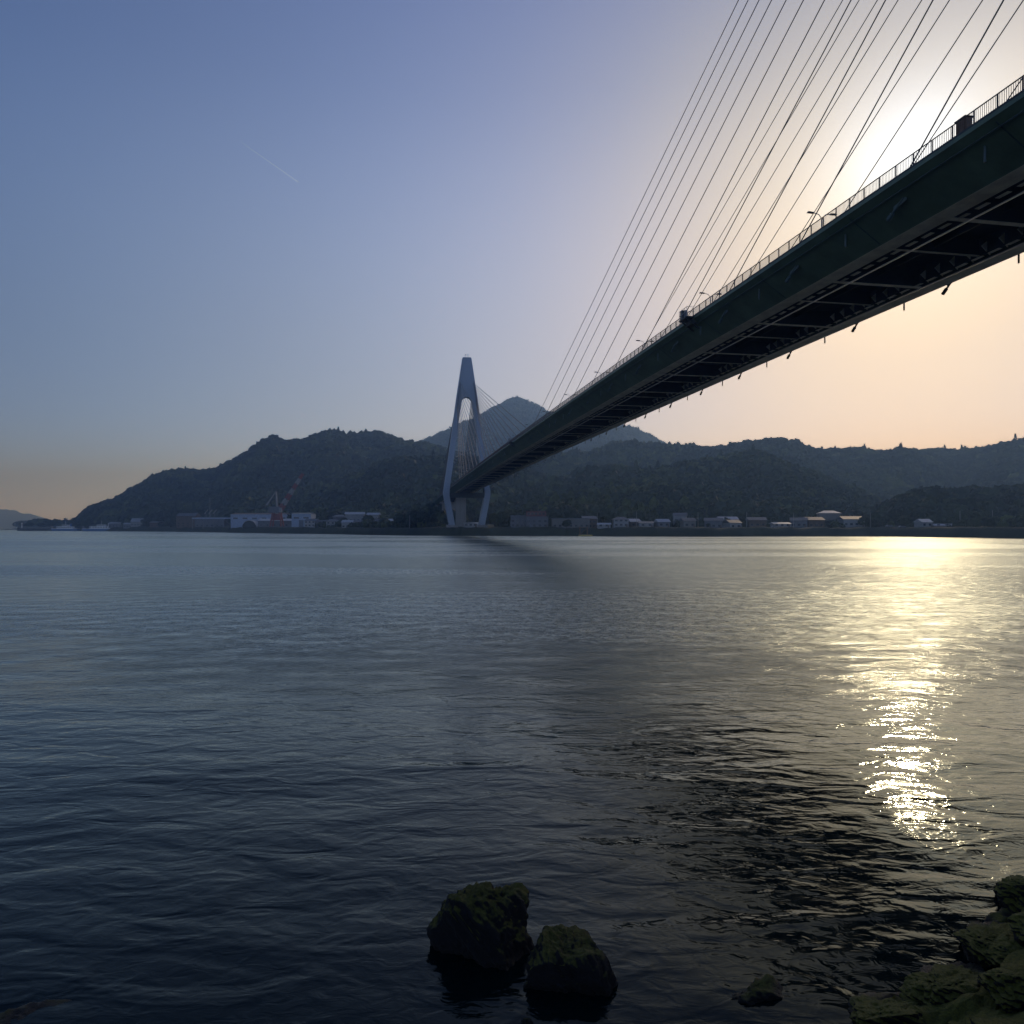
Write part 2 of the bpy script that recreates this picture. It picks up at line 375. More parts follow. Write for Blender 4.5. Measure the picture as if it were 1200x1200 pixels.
nx, nr = 1150, 330
PX = np.linspace(-260, 1620, nx); t = np.linspace(0, 1, nr)
DD = 262 * (3700 / 262) ** t
gx, gd = np.meshgrid(PX, DD, indexing='ij')
gz = land_z(gx, gd)
verts = np.stack([(gx - 600) / F * gd, gd, gz], -1).reshape(-1, 3)
ii = np.arange(nx * nr).reshape(nx, nr)
quads = np.stack([ii[:-1, :-1], ii[1:, :-1], ii[1:, 1:], ii[:-1, 1:]], -1).reshape(-1, 4)
quads = quads[(verts[quads][:, :, 2] > -2.95).any(1)]
def np_mesh(name, v, q, mat, smooth=False, attr=None, parent=None):
    me = bpy.data.meshes.new(name)
    me.vertices.add(len(v)); me.vertices.foreach_set('co', np.ascontiguousarray(v, np.float32).ravel())
    n = q.shape[1]
    me.loops.add(len(q) * n); me.loops.foreach_set('vertex_index', np.ascontiguousarray(q, np.int32).ravel())
    me.polygons.add(len(q)); me.polygons.foreach_set('loop_start', np.arange(0, len(q) * n, n, dtype=np.int32))
    if smooth: me.polygons.foreach_set('use_smooth', np.ones(len(q), bool))
    me.update(calc_edges=True); me.validate()
    if attr is not None:
        a = me.attributes.new('tint', 'FLOAT', 'POINT'); a.data.foreach_set('value', np.ascontiguousarray(attr, np.float32))
    if mat: me.materials.append(mat)
    return link(bpy.data.objects.new(name, me), parent)
used = np.unique(quads); remap = -np.ones(len(verts), int); remap[used] = np.arange(len(used))
tag(np_mesh('hills', verts[used], remap[quads], M['terrain'], smooth=True), 'steep wooded hills rising behind the far shore', kind='structure')

# distant island on the left horizon
ix = np.linspace(-260, 75, 120); iy = np.linspace(0, 1, 24)
bx, by = np.meshgrid(ix, iy, indexing='ij')
prof = np.interp(bx, [-260, -150, -60, 0, 9, 20, 36, 50, 62, 75], [608, 590, 594, 597, 596, 599, 603, 606, 610, 618])
dI = 6200 + (by - .5) * 900
zI = np.maximum(0, HC + (YH - prof) / F * 6200) * np.sin(by * math.pi) ** .7 * (1 + .12 * fbm(bx / 9, by * 4, 4)) - 1
vI = np.stack([(bx - 600) / F * dI, dI, zI], -1).reshape(-1, 3)
iI = np.arange(120 * 24).reshape(120, 24)
tag(np_mesh('distant_island', vI, np.stack([iI[:-1, :-1], iI[1:, :-1], iI[1:, 1:], iI[:-1, 1:]], -1).reshape(-1, 4), M['terrain'], True),
    'faint blue island low on the left horizon', kind='structure')

# ---------------------------------------------------------------- tree crown templates
def crown(kind, nq, seed):
    r = np.random.default_rng(seed); v = []; q = []
    lobes = r.normal(size=(9, 3)); lobes /= np.linalg.norm(lobes, axis=1)[:, None]; amp = r.uniform(.0, .38, 9)
    for i in range(nq):
        u = r.normal(size=3); u /= np.linalg.norm(u)
        if u[2] < -.55: u[2] = -u[2]
        rad = .72 + (np.clip((lobes @ u - .55) / .45, 0, 1) * amp).sum() + r.normal() * .06
        if kind == 'cone':
            hgt = r.random() ** 1.3; ang = r.random() * 6.283; rr = (1 - hgt) * .55 * (1 + .25 * math.sin(5 * ang + 9 * hgt)) + .04
            p = np.array([math.cos(ang) * rr, math.sin(ang) * rr, -.55 + hgt * 2.3]); nrm = np.array([math.cos(ang), math.sin(ang), .35]); s = .17 + .16 * (1 - hgt)
        elif kind == 'tall':
            p = u * rad * np.array([.62, .62, 1.35]); nrm = u * np.array([1, 1, .5]); s = r.uniform(.18, .32)
        else:
            p = u * rad * np.array([1, 1, .82]); nrm = u.copy(); s = r.uniform(.2, .36)
        nrm = nrm + r.normal(size=3) * .45; nrm /= np.linalg.norm(nrm)
        a = np.cross(nrm, r.normal(size=3)); a /= np.linalg.norm(a); b = np.cross(nrm, a)
        n0 = len(v)
        v += [p - a * s - b * s * .7, p + a * s * .9 - b * s, p + a * s + b * s * .8, p - a * s * .8 + b * s]
        q.append((n0, n0 + 1, n0 + 2, n0 + 3))
    return np.array(v), np.array(q)
TPL = [crown('round', 70, 1), crown('round', 70, 2), crown('round', 80, 3), crown('cone', 60, 4), crown('tall', 70, 5)]
FAR_TPL = [crown('round', 26, 21), crown('round', 26, 22), crown('round', 26, 23)]

# ---------------------------------------------------------------- forest on the hills
run = np.maximum.accumulate((gz + 6 - HC) / gd, axis=1)
def scatter(d0, d1, spacing, village=False):
    px0, px1 = -140, 1340
    pts = []
    d = d0
    while d < d1:
        n = int((px1 - px0) / F * d / spacing)
        p = px0 + (np.arange(n) + RNG.random(n)) * (px1 - px0) / n
        pts.append(np.stack([p, d + RNG.uniform(-.5, .5, n) * spacing], 1)); d += spacing
    P = np.concatenate(pts); z = land_z(P[:, 0], P[:, 1])
    ds = np.interp(P[:, 0], SHX, SHD)
    k = (z > 8.5) & (P[:, 1] > ds + 45)
    if village: k = (z > 4.6) & (P[:, 1] > ds + 33) & (P[:, 1] < ds + 75) & (RNG.random(len(z)) < .55) & ~((P[:, 0] > 525) & (P[:, 0] < 580)) & ~((P[:, 0] > 205) & (P[:, 0] < 372))
    fi = np.clip((P[:, 0] - PX[0]) / (PX[1] - PX[0]), 0, nx - 1).astype(int)
    ri = np.clip(np.log((P[:, 1] - 22) / 262) / math.log(3700 / 262) * (nr - 1), 0, nr - 1).astype(int)
    vis = (z + 13 - HC) / P[:, 1] > run[fi, ri]
    k &= vis
    return np.concatenate([P[k], z[k][:, None]], 1)
def forest(pts, templates, size, lift):
    V = []; Q = []; T = []; n0 = 0
    x = (pts[:, 0] - 600) / F * pts[:, 1]; y = pts[:, 1]; z = pts[:, 2]
    big = fbm(x / 70 + 40, y / 70, 3); bamboo = fbm(x / 130 + 11, y / 130 + 7, 2)
    var = RNG.random(len(pts))
    kind = np.where(var < .012 + .05 * (big > .2), 3 if len(templates) > 4 else 0, (RNG.random(len(pts)) * 3).astype(int) % (3 if len(templates) > 3 else 2))
    if len(templates) > 4: kind = np.where((bamboo > .28) & (RNG.random(len(pts)) < .7), 4, kind)
    tint = np.clip(.20 + .5 * big + RNG.normal(size=len(pts)) * .17 + np.where(kind == 4, .3, 0) - np.where(kind == 3, .15, 0), 0, .84)
    
    for k, (tv, tq) in enumerate(templates):
        idx = np.nonzero(kind == k)[0]
        if not len(idx): continue
        s = size * RNG.uniform(.5, 1.35, len(idx)); a = RNG.uniform(0, 6.283, len(idx))
        c, sn = np.cos(a), np.sin(a)
        vx = tv[None, :, 0] * c[:, None] - tv[None, :, 1] * sn[:, None]; vy = tv[None, :, 0] * sn[:, None] + tv[None, :, 1] * c[:, None]
        zs = RNG.uniform(.85, 1.3, len(idx))
        v = np.stack([vx * s[:, None] + x[idx][:, None], vy * s[:, None] + y[idx][:, None], tv[None, :, 2] * (s * zs)[:, None] + (z[idx] + lift * s)[:, None]], -1)
        q = tq[None] + (np.arange(len(idx)) * len(tv))[:, None, None] + n0
        V.append(v.reshape(-1, 3)); Q.append(q.reshape(-1, 4)); n0 += len(idx) * len(tv)
        T.append(np.repeat(tint[idx], len(tv)) + RNG.normal(size=len(idx) * len(tv)) * .03)
    return np.concatenate(V), np.concatenate(Q), np.concatenate(T)
fp = scatter(380, 700, 5.6); fv_, fq_, ft_ = forest(scatter(330, 1150, 5.0, True), TPL[:3] + TPL[4:], 3.0, .6); fv, fq, ft = forest(fp, TPL, 5.0, .7)
fp2 = scatter(700, 1600, 7.6); fv2, fq2, ft2 = forest(fp2, TPL, 6.2, .65)
fp3 = scatter(1600, 3200, 13); fv3, fq3, ft3 = forest(fp3, FAR_TPL, 9.0, .45)
print('forest trees', len(fp), len(fp2), len(fp3))
fq2 = fq2 + len(fv); fq3 = fq3 + len(fv) + len(fv2); fq_ = fq_ + len(fv) + len(fv2) + len(fv3)
tag(np_mesh('forest', np.concatenate([fv, fv2, fv3, fv_]), np.concatenate([fq, fq2, fq3, fq_]), M['forest'], attr=np.concatenate([ft, ft2, ft3, ft_])),
    'dense mixed forest covering the hills', kind='stuff')

# ---------------------------------------------------------------- the bridge
TH = .1719; Ux, Uy = -math.sin(TH), math.cos(TH); Nx, Ny = math.cos(TH), math.sin(TH)
XN, SF, SPAN, DW = 40.35, 475.68, 490.0, 21.2
S0, DS = 50.62, 15.387; SM = SF - SPAN / 2; SNEAR = SF - SPAN
def deck_top(s):
    t_ = (s - SM) / (SPAN / 2)
    if s > SF + 20:                                   # beyond the tower the deck keeps falling to land
        t0 = (SF + 20 - SM) / (SPAN / 2); sl = (-.0433 - 2 * 1.384 * t0) / (SPAN / 2)
        return HC + 29.03 - .0433 * t0 - 1.384 * t0 * t0 + sl * (s - SF - 20)
    return HC + 29.03 - .0433 * t_ - 1.384 * t_ * t_
def bp(o, s, dz=0.0):            # o metres across from the near edge, s along, dz above the deck edge
    X = XN + o; return Vector((X * Nx + s * Ux, X * Ny + s * Uy, deck_top(s) + dz))
def bz(o, s, z):
    X = XN + o; return Vector((X * Nx + s * Ux, X * Ny + s * Uy, z))
bridge = empty('cable_stayed_bridge', (0, 0, 0))
tag(bridge, 'long green cable stayed road bridge crossing the strait', 'bridge')

def loft(section, s0, s1, ds, name, mat, parent, closed=True):
    """sweep a cross-section (o, dz) along the deck"""
    mb = MB(); n = len(section); k = max(2, int((s1 - s0) / ds) + 1)
    vs = []; fs = []
    for i in range(k):
        s = s0 + (s1 - s0) * i / (k - 1)
        vs += [bp(o, s, dz) for o, dz in section]
    for i in range(k - 1):
        for j in range(n if closed else n - 1):
            fs.append((i*n+j, i*n+(j+1) % n, (i+1)*n+(j+1) % n, (i+1)*n+j))
    if closed: fs += [tuple(range(n))[::-1], tuple((k-1)*n+j for j in range(n))]
    mb.add(vs, fs); return mb.build(name, mat, parent)
SB0, SB1 = -165.0, 800.0
FA, BD, BW = 3.45, -2.72, 1.9      # fairing run, depth, width of the bottom flange of each edge box
O1, O2 = FA + BW, DW - FA - BW
# outer shell: near fairing, top, far fairing (with the deck plate); inner recess is open
girder = loft([(0, 0), (0, -.32), (.06, -.34), (FA, BD + .05), (FA + .05, BD), (FA + .05, -.6), (DW - FA - .05, -.6), (DW - FA - .05, BD), (DW - FA, BD + .05), (DW - .06, -.34), (DW, -.32), (DW, 0)], SB0, SB1, 6, 'girder', M['green'], bridge)
for a0, a1 in ((FA + .06, O1), (O2, DW - FA - .06)):
    loft([(a0, BD + .02), (a0, BD - .01), (a1, BD - .01), (a1, BD + .30), (a1 - .04, BD + .30), (a1 - .04, BD + .02)], SB0, SB1, 6, 'bottom_flange', M['under'], bridge)
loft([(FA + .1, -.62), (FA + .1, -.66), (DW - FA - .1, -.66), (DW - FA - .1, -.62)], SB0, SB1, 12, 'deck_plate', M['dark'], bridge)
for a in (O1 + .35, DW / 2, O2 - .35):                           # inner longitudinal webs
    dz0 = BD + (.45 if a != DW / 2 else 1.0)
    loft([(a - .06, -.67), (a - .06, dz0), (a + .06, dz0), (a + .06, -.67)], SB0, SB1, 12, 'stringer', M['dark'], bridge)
for a in (O1 + 1.0, O2 - 1.0):
    loft([(a - .05, BD - .35), (a - .05, BD - .47), (a + .05, BD - .47), (a + .05, BD - .35)], SB0, SB1, 12, 'inspection_rail', M['railsteel'], bridge)
road = loft([(2.6, .02), (2.6, .10), (DW - 2.6, .10), (DW - 2.6, .02)], SB0, SB1, 12, 'roadway', M['asphalt'], bridge)
for o in (.15, DW - .15):
    loft([(o - .15, .01), (o - .15, .14), (o + .15, .14), (o + .15, .01)], SB0, SB1, 8, 'edge_kerb', M['dark'], bridge)
# cross beams, one under each pair of stays and a shallower one between
beams = [(S0 + DS * k / 2, k % 2 == 0) for k in range(-5, 60)]
for s, strong in beams[:96]:
    hgt = BD + .06 if strong else BD + .55
    a, b_ = bp(O1, s, 0), bp(O2, s, 0); m = MB()
    m.bar(a + Vector((0, 0, hgt - .03)), b_ + Vector((0, 0, hgt - .03)), .5 if strong else .28, .06)
    cbm = m.build('cross_beam', M['beam'], bridge)
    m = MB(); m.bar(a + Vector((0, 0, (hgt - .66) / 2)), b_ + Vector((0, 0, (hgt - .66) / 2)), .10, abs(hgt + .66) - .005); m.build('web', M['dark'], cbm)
# short inner gussets which read as a dashed line beside both edge boxes
for o, nm in ((O1 + .02, 1), (O2 - .02, -1)):
    m = MB(); s = -60.0
    while s < 620:
        p = bp(o + nm * .02, s, BD + .28); q = bp(o + nm * .02, s + .12, BD + .28); r_ = bp(o + nm * .95, s, BD + 1.1); t_ = bp(o + nm * .95, s + .12, BD + 1.1)
        u_ = bp(o + nm * .02, s, BD + 1.9); v_ = bp(o + nm * .02, s + .12, BD + 1.9)
        m.add([p, q, t_, r_, u_, v_], [(0, 1, 2, 3), (0, 3, 4), (1, 5, 2), (3, 2, 5, 4), (0, 4, 5, 1)])
        m.bar(bp(o + nm * .85, s, BD + .12), bp(o + nm * .85, s + 1.15, BD + .12), .42, .03)
        s += DS / 8
    m.build('gusset_row', M['under'], bridge)
# panel seams across both fairings, and one long service line under the near edge
for k in range(-4, 40):
    s_ = S0 + DS * (k + .38)
    for o0, o1 in ((.30, FA - .05), (DW - .30, DW - FA + .05)):
        f0 = -.34 - (min(o0, DW - o0) - .06) / (FA - .06) * (-(BD + .05) - .34) - .012; f1 = -.34 - (min(o1, DW - o1) - .06) / (FA - .06) * (-(BD + .05) - .34) - .012
        m = MB(); m.bar(bp(o0, s_, f0), bp(o1, s_, f1), .09, .03); m.build('panel_seam', M['seam'], bridge)
m = MB(); m.tube([bp(.55, -60 + 8 * i, -.86) for i in range(85)], .06, 6); m.build('service_pipe', M['seam'], bridge)
# railings
def railing(o, s0, s1):
    m = MB(); s = s0; dzb = .14; top = 1.18
    step = 1.93
    while s < s1:
        a, b_ = bp(o, s), bp(o, s + step)
        Z = lambda z: Vector((0, 0, z))
        m.bar(a + Z(dzb), a + Z(top), .085, .085)
        m.bar(a + Z(top), b_ + Z(top), .075, .06); m.bar(a + Z(dzb + .12), b_ + Z(dzb + .12), .05, .05)
        nb = 11 if s < 330 else 6
        for k in range(1, nb):
            p = a.lerp(b_, k / nb); m.bar(p + Z(dzb + .12), p + Z(top), .026, .026)
        s += step
    return m.build('railing', M['rail'], bridge)
railing(.18, 8, 640); railing(DW - .18, 8, 640)

# towers: (height above water, outer half-width, inner half-width)
PROF = [(121.8, 2.95, 0), (95, 7.0, 0), (89.5, 7.75, 3.9), (80.7, 8.85, 5.4), (51.3, 12.9, 9.2), (34, 15.4, 11.6), (29, 16.1, 12.1), (27, 16.0, 12.0), (6.5, 12.0, 8.2)]
def tower(sT, base_z):
    C = DW / 2
    def dep(z): return 2.6 + (121.8 - z) / 115 * 1.6
    def W_(x, z, sd): return bz(C + x, sT + sd, z)
    # head with the arch opening cut out below
    m = MB(); arc = [(3.9 * math.cos(a), 89.5 + 5.3 * math.sin(a)) for a in np.linspace(math.pi, 0, 17)]
    out = [(-2.95, 121.8), (2.95, 121.8), (7.0, 95), (7.75, 89.5)] + arc[::-1] + [(-7.75, 89.5), (-7.0, 95)]
    n = len(out); vs = [W_(x, z, -dep(z)) for x, z in out] + [W_(x, z, dep(z)) for x, z in out]
    # triangulate the front with strips so that the concave outline stays clean
    fs = []
    left = [n - 2, n - 1, 0]; k0 = 4
    def cap(off, flip):
        tri = []
        arcidx = list(range(4, 4 + 17))          # right to left
        half = 8
        ring = [(3, arcidx[0])]
        polys = [[0, 1, 2, arcidx[half], n - 1]]
        for i in range(half): polys.append([2 if i > 2 else 3, arcidx[i], arcidx[i + 1]])
        polys.append([3, arcidx[3], 2])
        for i in range(half, 16): polys.append([n - 1 if i < 13 else n - 2, arcidx[i], arcidx[i + 1]])
        polys.append([n - 2, n - 1, arcidx[13]])
        return [tuple(j + off for j in p) for p in polys]
    fs += cap(0, False) + cap(n, True)
    fs += [(i, (i + 1) % n, (i + 1) % n + n, i + n) for i in range(n)]
    m.add(vs, fs)
    t = m.build('tower', M['tower'], bridge)
    for sg in (-1, 1):
        m = MB(); pr = PROF[2:]; vs = []; fs = []
        for z, o, i_ in pr:
            z_ = max(z, base_z) if z < 10 else z
            d = dep(z)
            for x, e in ((i_, -d), (o, -d), (o, d), (i_, d)): vs.append(W_(sg * x, z_, e))
        for k in range(len(pr) - 1):
            for j in range(4): fs.append((k*4+j, k*4+(j+1) % 4, k*4+4+(j+1) % 4, k*4+4+j))
        fs += [(0, 1, 2, 3), tuple(len(vs) - 4 + j for j in range(4))]
        m.add(vs, fs); m.build('leg', M['tower'], t)
        m = MB(); a = W_(sg * 10.1, base_z - 6, 0); b_ = W_(sg * 10.1, base_z + 1.2, 0)
        m.bar(a, b_, 7.2, 10.5, up=(Ux, Uy, 0)); m.build('pedestal', M['conc'], t)
        m = MB(); zc = 123.0
        p = W_(sg * .9, 121.7, 0); m.tube([p, p + Vector((0, 0, 2.1))], .12, 6); m.tube([p + Vector((0, 0, 2.1)), p + Vector((0, 0, 2.7))], .3, 8)
        m.build('beacon', M['dark'], t)
    m = MB(); zt = deck_top(sT) + BD - 1.2
    m.bar(W_(-13.4, zt - 1.7, 0), W_(13.4, zt - 1.7, 0), 5.0, 3.4); m.build('cross_strut', M['dark'], t)
    for sg in (-1, 1):
        for i in range(12):
            m = MB()
            z = HC + 98.5 - 1.52 * i
            o = np.interp(z, [89.5, 95, 121.8], [7.75, 7.0, 2.95]) - 1.1
            m.bar(W_(sg * o, z, -dep(z) - .5), W_(sg * o, z, dep(z) + .5), .7, .8)
            m.build('anchor_housing', M['grey'], t)
    return t
tower(SF, 6.0); tower(SNEAR, 2.0)

# stays: near index counts from the longest
def cable_top(sT, side, i, e):
    z = HC + 98.5 - 1.52 * i
    o = np.interp(z, [89.5, 95, 121.8], [7.75, 7.0, 2.95]) - 1.1
    return bz(DW / 2 + side * o, sT + e * 3.0, z)
NST = 12
anchors = []
for sT, e in ((SNEAR, 1), (SF, -1), (SF, 1), (SNEAR, -1)):
    for side, o in ((-1, .75), (1, DW - .75)):
        for i in range(NST):
            if (sT, e) == (SNEAR, 1): s = S0 + DS * (10 - i)
            elif (sT, e) == (SF, -1): s = 2 * SM - (S0 + DS * (10 - i))
            else: s = sT + e * (28 + 10.2 * (11 - i))
            T = cable_top(sT, side, i, e); B = bp(o, s, -.2)
            m = MB(); m.tube([B, T], .062 if sT == SNEAR else .16, 6); m.build('stay_cable', M['cable'], bridge)
            if abs(e) and (sT, e) in ((SNEAR, 1), (SF, -1)):
                anchors.append((B, T, side))
for B, T, side in anchors:                       # anchor pipes coming out below the fairing
    d = (B - T).normalized(); m = MB(); out_n = Vector((Nx, Ny, 0)) * side
    h_ = Vector((d.x, d.y, 0)).normalized()
    P = B + out_n * (-.55 if side < 0 else -.35) + Vector((0, 0, -.75 if side < 0 else -.75)); e_ = P + Vector((0, 0, -1.25 if side < 0 else -1.45)) + h_ * 2.0
    m.tube([P, P.lerp(e_, .5), e_], .11, 8); m.tube([e_ - (e_ - P) * .25, e_ + (e_ - P) * .03], .19, 8)
    m.bar(P + Vector((0, 0, -.3)), e_.lerp(P, .3) + Vector((0, 0, .25)),   .06, .35)
    m.build('anchor_pipe', M['pipe'] if side < 0 else M['dark'], bridge)
    if side == -1: pass
for k in range(-2, 16):                           # drain pipes halfway between the stays
    s = S0 + DS * (k + .5)
    for o, nm in ((1.25, -1), (DW - 1.25, 1)):
        m = MB(); m.tube([bp(o, s, -.9), bp(o, s, -2.3 if nm < 0 else -2.6)], .09, 6); m.build('drain_pipe', M['pipe'] if nm < 0 else M['dark'], bridge)
# service platforms hung outside the near edge
for s, mirror in ((89.6, 1), (233.0, 1)):
    base = bp(0, s, 0); U = Vector((Ux, Uy, 0)); Nn = Vector((-Nx, -Ny, 0))
    m = MB(); m.bar(base - U * 1.3 + Nn * .55 + Vector((0, 0, -.12)), base + U * 1.3 + Nn * .55 + Vector((0, 0, -.12)), 1.1, .16)
    pf = m.build('service_platform', M['dark'], bridge)
    m = MB()
    for k in (-1, -.33, .33, 1):
        p = base + U * (1.25 * k) + Nn * 1.05; m.bar(p, p + Vector((0, 0, 1.25)), .06)
    for z in (.6, 1.22):
        m.bar(base - U * 1.25 + Nn * 1.05 + Vector((0, 0, z)), base + U * 1.25 + Nn * 1.05 + Vector((0, 0, z)), .05)
        for k in (-1, 1): m.bar(base + U * (1.25 * k) + Vector((0, 0, z)), base + U * (1.25 * k) + Nn * 1.05 + Vector((0, 0, z)), .05)
    m.build('guard_rail', M['galv'], pf)
    m = MB(); m.bar(base + U * 1.0 + Nn * .6 + Vector((0, 0, -.02)), base + U * 1.0 + Nn * .6 + Vector((0, 0, 1.3)), .55, .8, up=(Ux, Uy, 0)); m.build('equipment_box', M['dark'], pf)
    m = MB()
    for k in (-.8, .8):
        m.bar(base + U * k + Nn * 1.0 + Vector((0, 0, -.2)), base + U * k - Nn * .9 + Vector((0, 0, -1.5)), .12, .2)
    m.bar(base - U * .95 - Nn * .2 + Vector((0, 0, -.62)), base + U * .95 - Nn * .2 + Vector((0, 0, -.62)), .9, .6)
    m.build('support_bracket', M['dark'], pf)
    m = MB(); p = base - U * .2 + Nn * .7; m.tube([p, p + Vector((0, 0, .75))], .1, 6); m.tube([p + Vector((0, 0, .75)), p + Vector((0, 0, 1.05))], .2, 8); m.build('signal_lamp', M['galv'], pf)
# approach piers on the far land
for s, wd in ((517, 7.5), (628, 12), (690, 12), (745, 12)):
    zt = deck_top(s) + BD - .06
    m = MB(); a, b_ = bz(DW / 2 - wd / 2, s, 0), bz(DW / 2 + wd / 2, s, 0)
    c = (a + b_) / 2
    m.bar(Vector((c.x, c.y, 1)), Vector((c.x, c.y, zt - 1.5)), wd, 3.2, up=(Ux, Uy, 0))
    m.bar(bz(2.6, s, zt - .8), bz(DW - 2.6, s, zt - .8), 3.8, 1.56)
    m.build('pier', M['conc'], bridge)

# road lamps on the deck, double arm
lamp = empty('street_lamp', (0, 0, 0))
HL = 10.6
m = MB(); m.tube([(0, 0, 0), (0, 0, 5), (0, 0, HL - .9)], .13, 8, .075); m.build('pole', M['galv'], lamp)
for sg in (-1, 1):
    m = MB(); m.tube([(0, 0, HL - 1.0), (sg * .12, 0, HL - .5), (sg * .45, 0, HL - .12), (sg * 1.0, 0, HL), (sg * 1.25, 0, HL + .02)], .05, 6); m.build('arm', M['galv'], lamp)
    m = MB(); m.add([(sg * 1.1, -.14, HL - .06), (sg * 1.1, .14, HL - .06), (sg * 2.0, .17, HL - .02), (sg * 2.0, -.17, HL - .02), (sg * 1.15, -.1, HL + .1), (sg * 1.15, .1, HL + .1), (sg * 1.9, .13, HL + .15), (sg * 1.9, -.13, HL + .15)],
                    [(0,1,2,3),(4,5,6,7),(0,1,5,4),(1,2,6,5),(2,3,7,6),(3,0,4,7)]); m.build('lamp_head', M['dark'], lamp)
lamps_s = [48.2 + 30.77 * k for k in range(0, 13)]
lamp_txt = ['double arm street lamp on the bridge, at the right frame edge above the railing',
            'double arm street lamp on the bridge nearest to the low sun',
            'double arm street lamp on the bridge just right of the service platform',
            'double arm street lamp on the bridge just left of the service platform',
            'double arm street lamp, fourth on the deck from the service platform to the far tower',
            'double arm street lamp on the deck where the longest stays come down']
for i, s in enumerate(lamps_s):
    o = lamp if i == 0 else copy_tree(lamp)
    o.location = bp(DW / 2 + 2.1, s, .1); o.rotation_euler = (0, 0, TH)
    tag(o, lamp_txt[i] if i < len(lamp_txt) else 'tiny double arm street lamp on the distant far half of the bridge deck', 'street lamp', 'street lamps along the bridge deck')
cb = empty('utility_cabinet', bp(.75, 44.2, .15), TH)
m = MB(); m.box(-.3, .3, -.42, .42, 0, 1.25); m.build('housing', M['cabinet'], cb, bevel=.02)
m = MB(); m.box(-.315, -.302, -.36, .36, .1, 1.12); m.build('door', M['cabinet'], cb)
m = MB(); m.box(-.4, .4, -.5, .5, 1.252, 1.31); m.build('cap', M['dark'], cb)
tag(cb, 'small brown cabinet standing behind the bridge railing', 'cabinet')

# ---------------------------------------------------------------- rocks in the foreground
def boulder(name, loc, size, seed, mat, rz=0.0, tilt=(0, 0), cuts=9, sub=5, rough=.06, flat=None):
    bm = bmesh.new(); bmesh.ops.create_icosphere(bm, subdivisions=sub, radius=1.0)
    r = np.random.default_rng(seed)
    pl = r.normal(size=(cuts, 3)); pl /= np.linalg.norm(pl, axis=1)[:, None]; off = r.uniform(.55, .85, cuts)
    V = np.array([v.co[:] for v in bm.verts])
    for nrm, o in zip(pl, off):
        d = V @ nrm - o; k = d > 0; V[k] -= np.outer(d[k] * .9, nrm)
    if flat: 
        d = V[:, 2] - flat; k = d > 0; V[k, 2] -= d[k] * .85
    n = V / np.linalg.norm(V, axis=1)[:, None]
    q = V * 2.3 + seed * 3.7
    dsp = fbm(q[:, 0] + q[:, 2] * .7, q[:, 1] - q[:, 2] * .6, 5)
    q3 = V * 9 + seed; dsp2 = fbm(q3[:, 0] + q3[:, 2] * .8, q3[:, 1] - q3[:, 2] * .7, 4)
    q4 = V * 26 + seed; dsp3 = fbm(q4[:, 0] + q4[:, 2] * .9, q4[:, 1] - q4[:, 2] * .6, 3)
    V = V + n * (dsp * rough * 2.2 + dsp2 * rough * 1.1 + dsp3 * rough * .45)[:, None]
    V = V * np.array(size)
    for v, c in zip(bm.verts, V): v.co = c
    me = bpy.data.meshes.new(name); bm.to_mesh(me); bm.free()
    me.polygons.foreach_set('use_smooth', [True] * len(me.polygons)); me.materials.append(mat)
    o = link(bpy.data.objects.new(name, me)); o.location = loc; o.rotation_euler = (R(tilt[0]), R(tilt[1]), R(rz)); return o
tag(boulder('boulder', at(569, 9.2, .0), (.74, .62, .80), 3, M['rock'], 20, (-10, 3), flat=.82, rough=.09, sub=6), 'larger mossy boulder standing in the dark water, left of its neighbour', 'boulder')
tag(boulder('boulder', at(661, 8.55, -.08), (.66, .56, .62), 27, M['rock'], -15, (-6, 8), flat=.8, rough=.09, sub=6), 'smaller mossy boulder in the water, right of the bigger one', 'boulder')
tag(boulder('boulder', at(886, 8.25, -.12), (.40, .30, .24), 12, M['rock'], 40, rough=.12), 'low dark rock barely breaking the surface near the mossy bank', 'boulder')
tag(boulder('boulder', at(617, 7.75, -.16), (.16, .14, .26), 14, M['rock'], 10), 'rock tip at the bottom edge below the two boulders', 'boulder')
tag(boulder('boulder', at(24, 7.75, -.24), (.62, .4, .36), 19, M['rock'], 25), 'mossy rock tip in the dark bottom left corner of the water', 'boulder')

# shore bank at the right, with its facing stones
A_, B_ = np.linspace(-.9, 6.0, 260), np.linspace(-1.2, 8.5, 200)
ga, gb = np.meshgrid(A_, B_, indexing='ij')
bx_ = 4.35 + 3.8 * ga + .59 * gb; by_ = 7.55 + 2.75 * ga - .81 * gb
rot_x = bx_ * .81 + by_ * .59; rot_y = -bx_ * .59 + by_ * .81
slabs = np.round((.5 + .5 * fbm(rot_x / 1.1 + 3, rot_y / .45 + 8, 3)) * 5) / 5
bz_ = .10 - .22 * np.exp(-(fbm(rot_x / 1.4 + 31, rot_y / .6 + 12, 3) / .045) ** 2) + .42 * gb + .30 * (slabs - .5) + .16 * fbm(rot_x / .5, rot_y / .3, 4) + .05 * fbm(bx_ * 9, by_ * 9, 3)
ib = np.arange(260 * 200).reshape(260, 200)
tag(np_mesh('shore_bank', np.stack([bx_, by_, bz_], -1).reshape(-1, 3), np.stack([ib[:-1, :-1], ib[1:, :-1], ib[1:, 1:], ib[:-1, 1:]], -1).reshape(-1, 4), M['slab'], True),
    'mossy stony bank of the near shore', kind='structure')
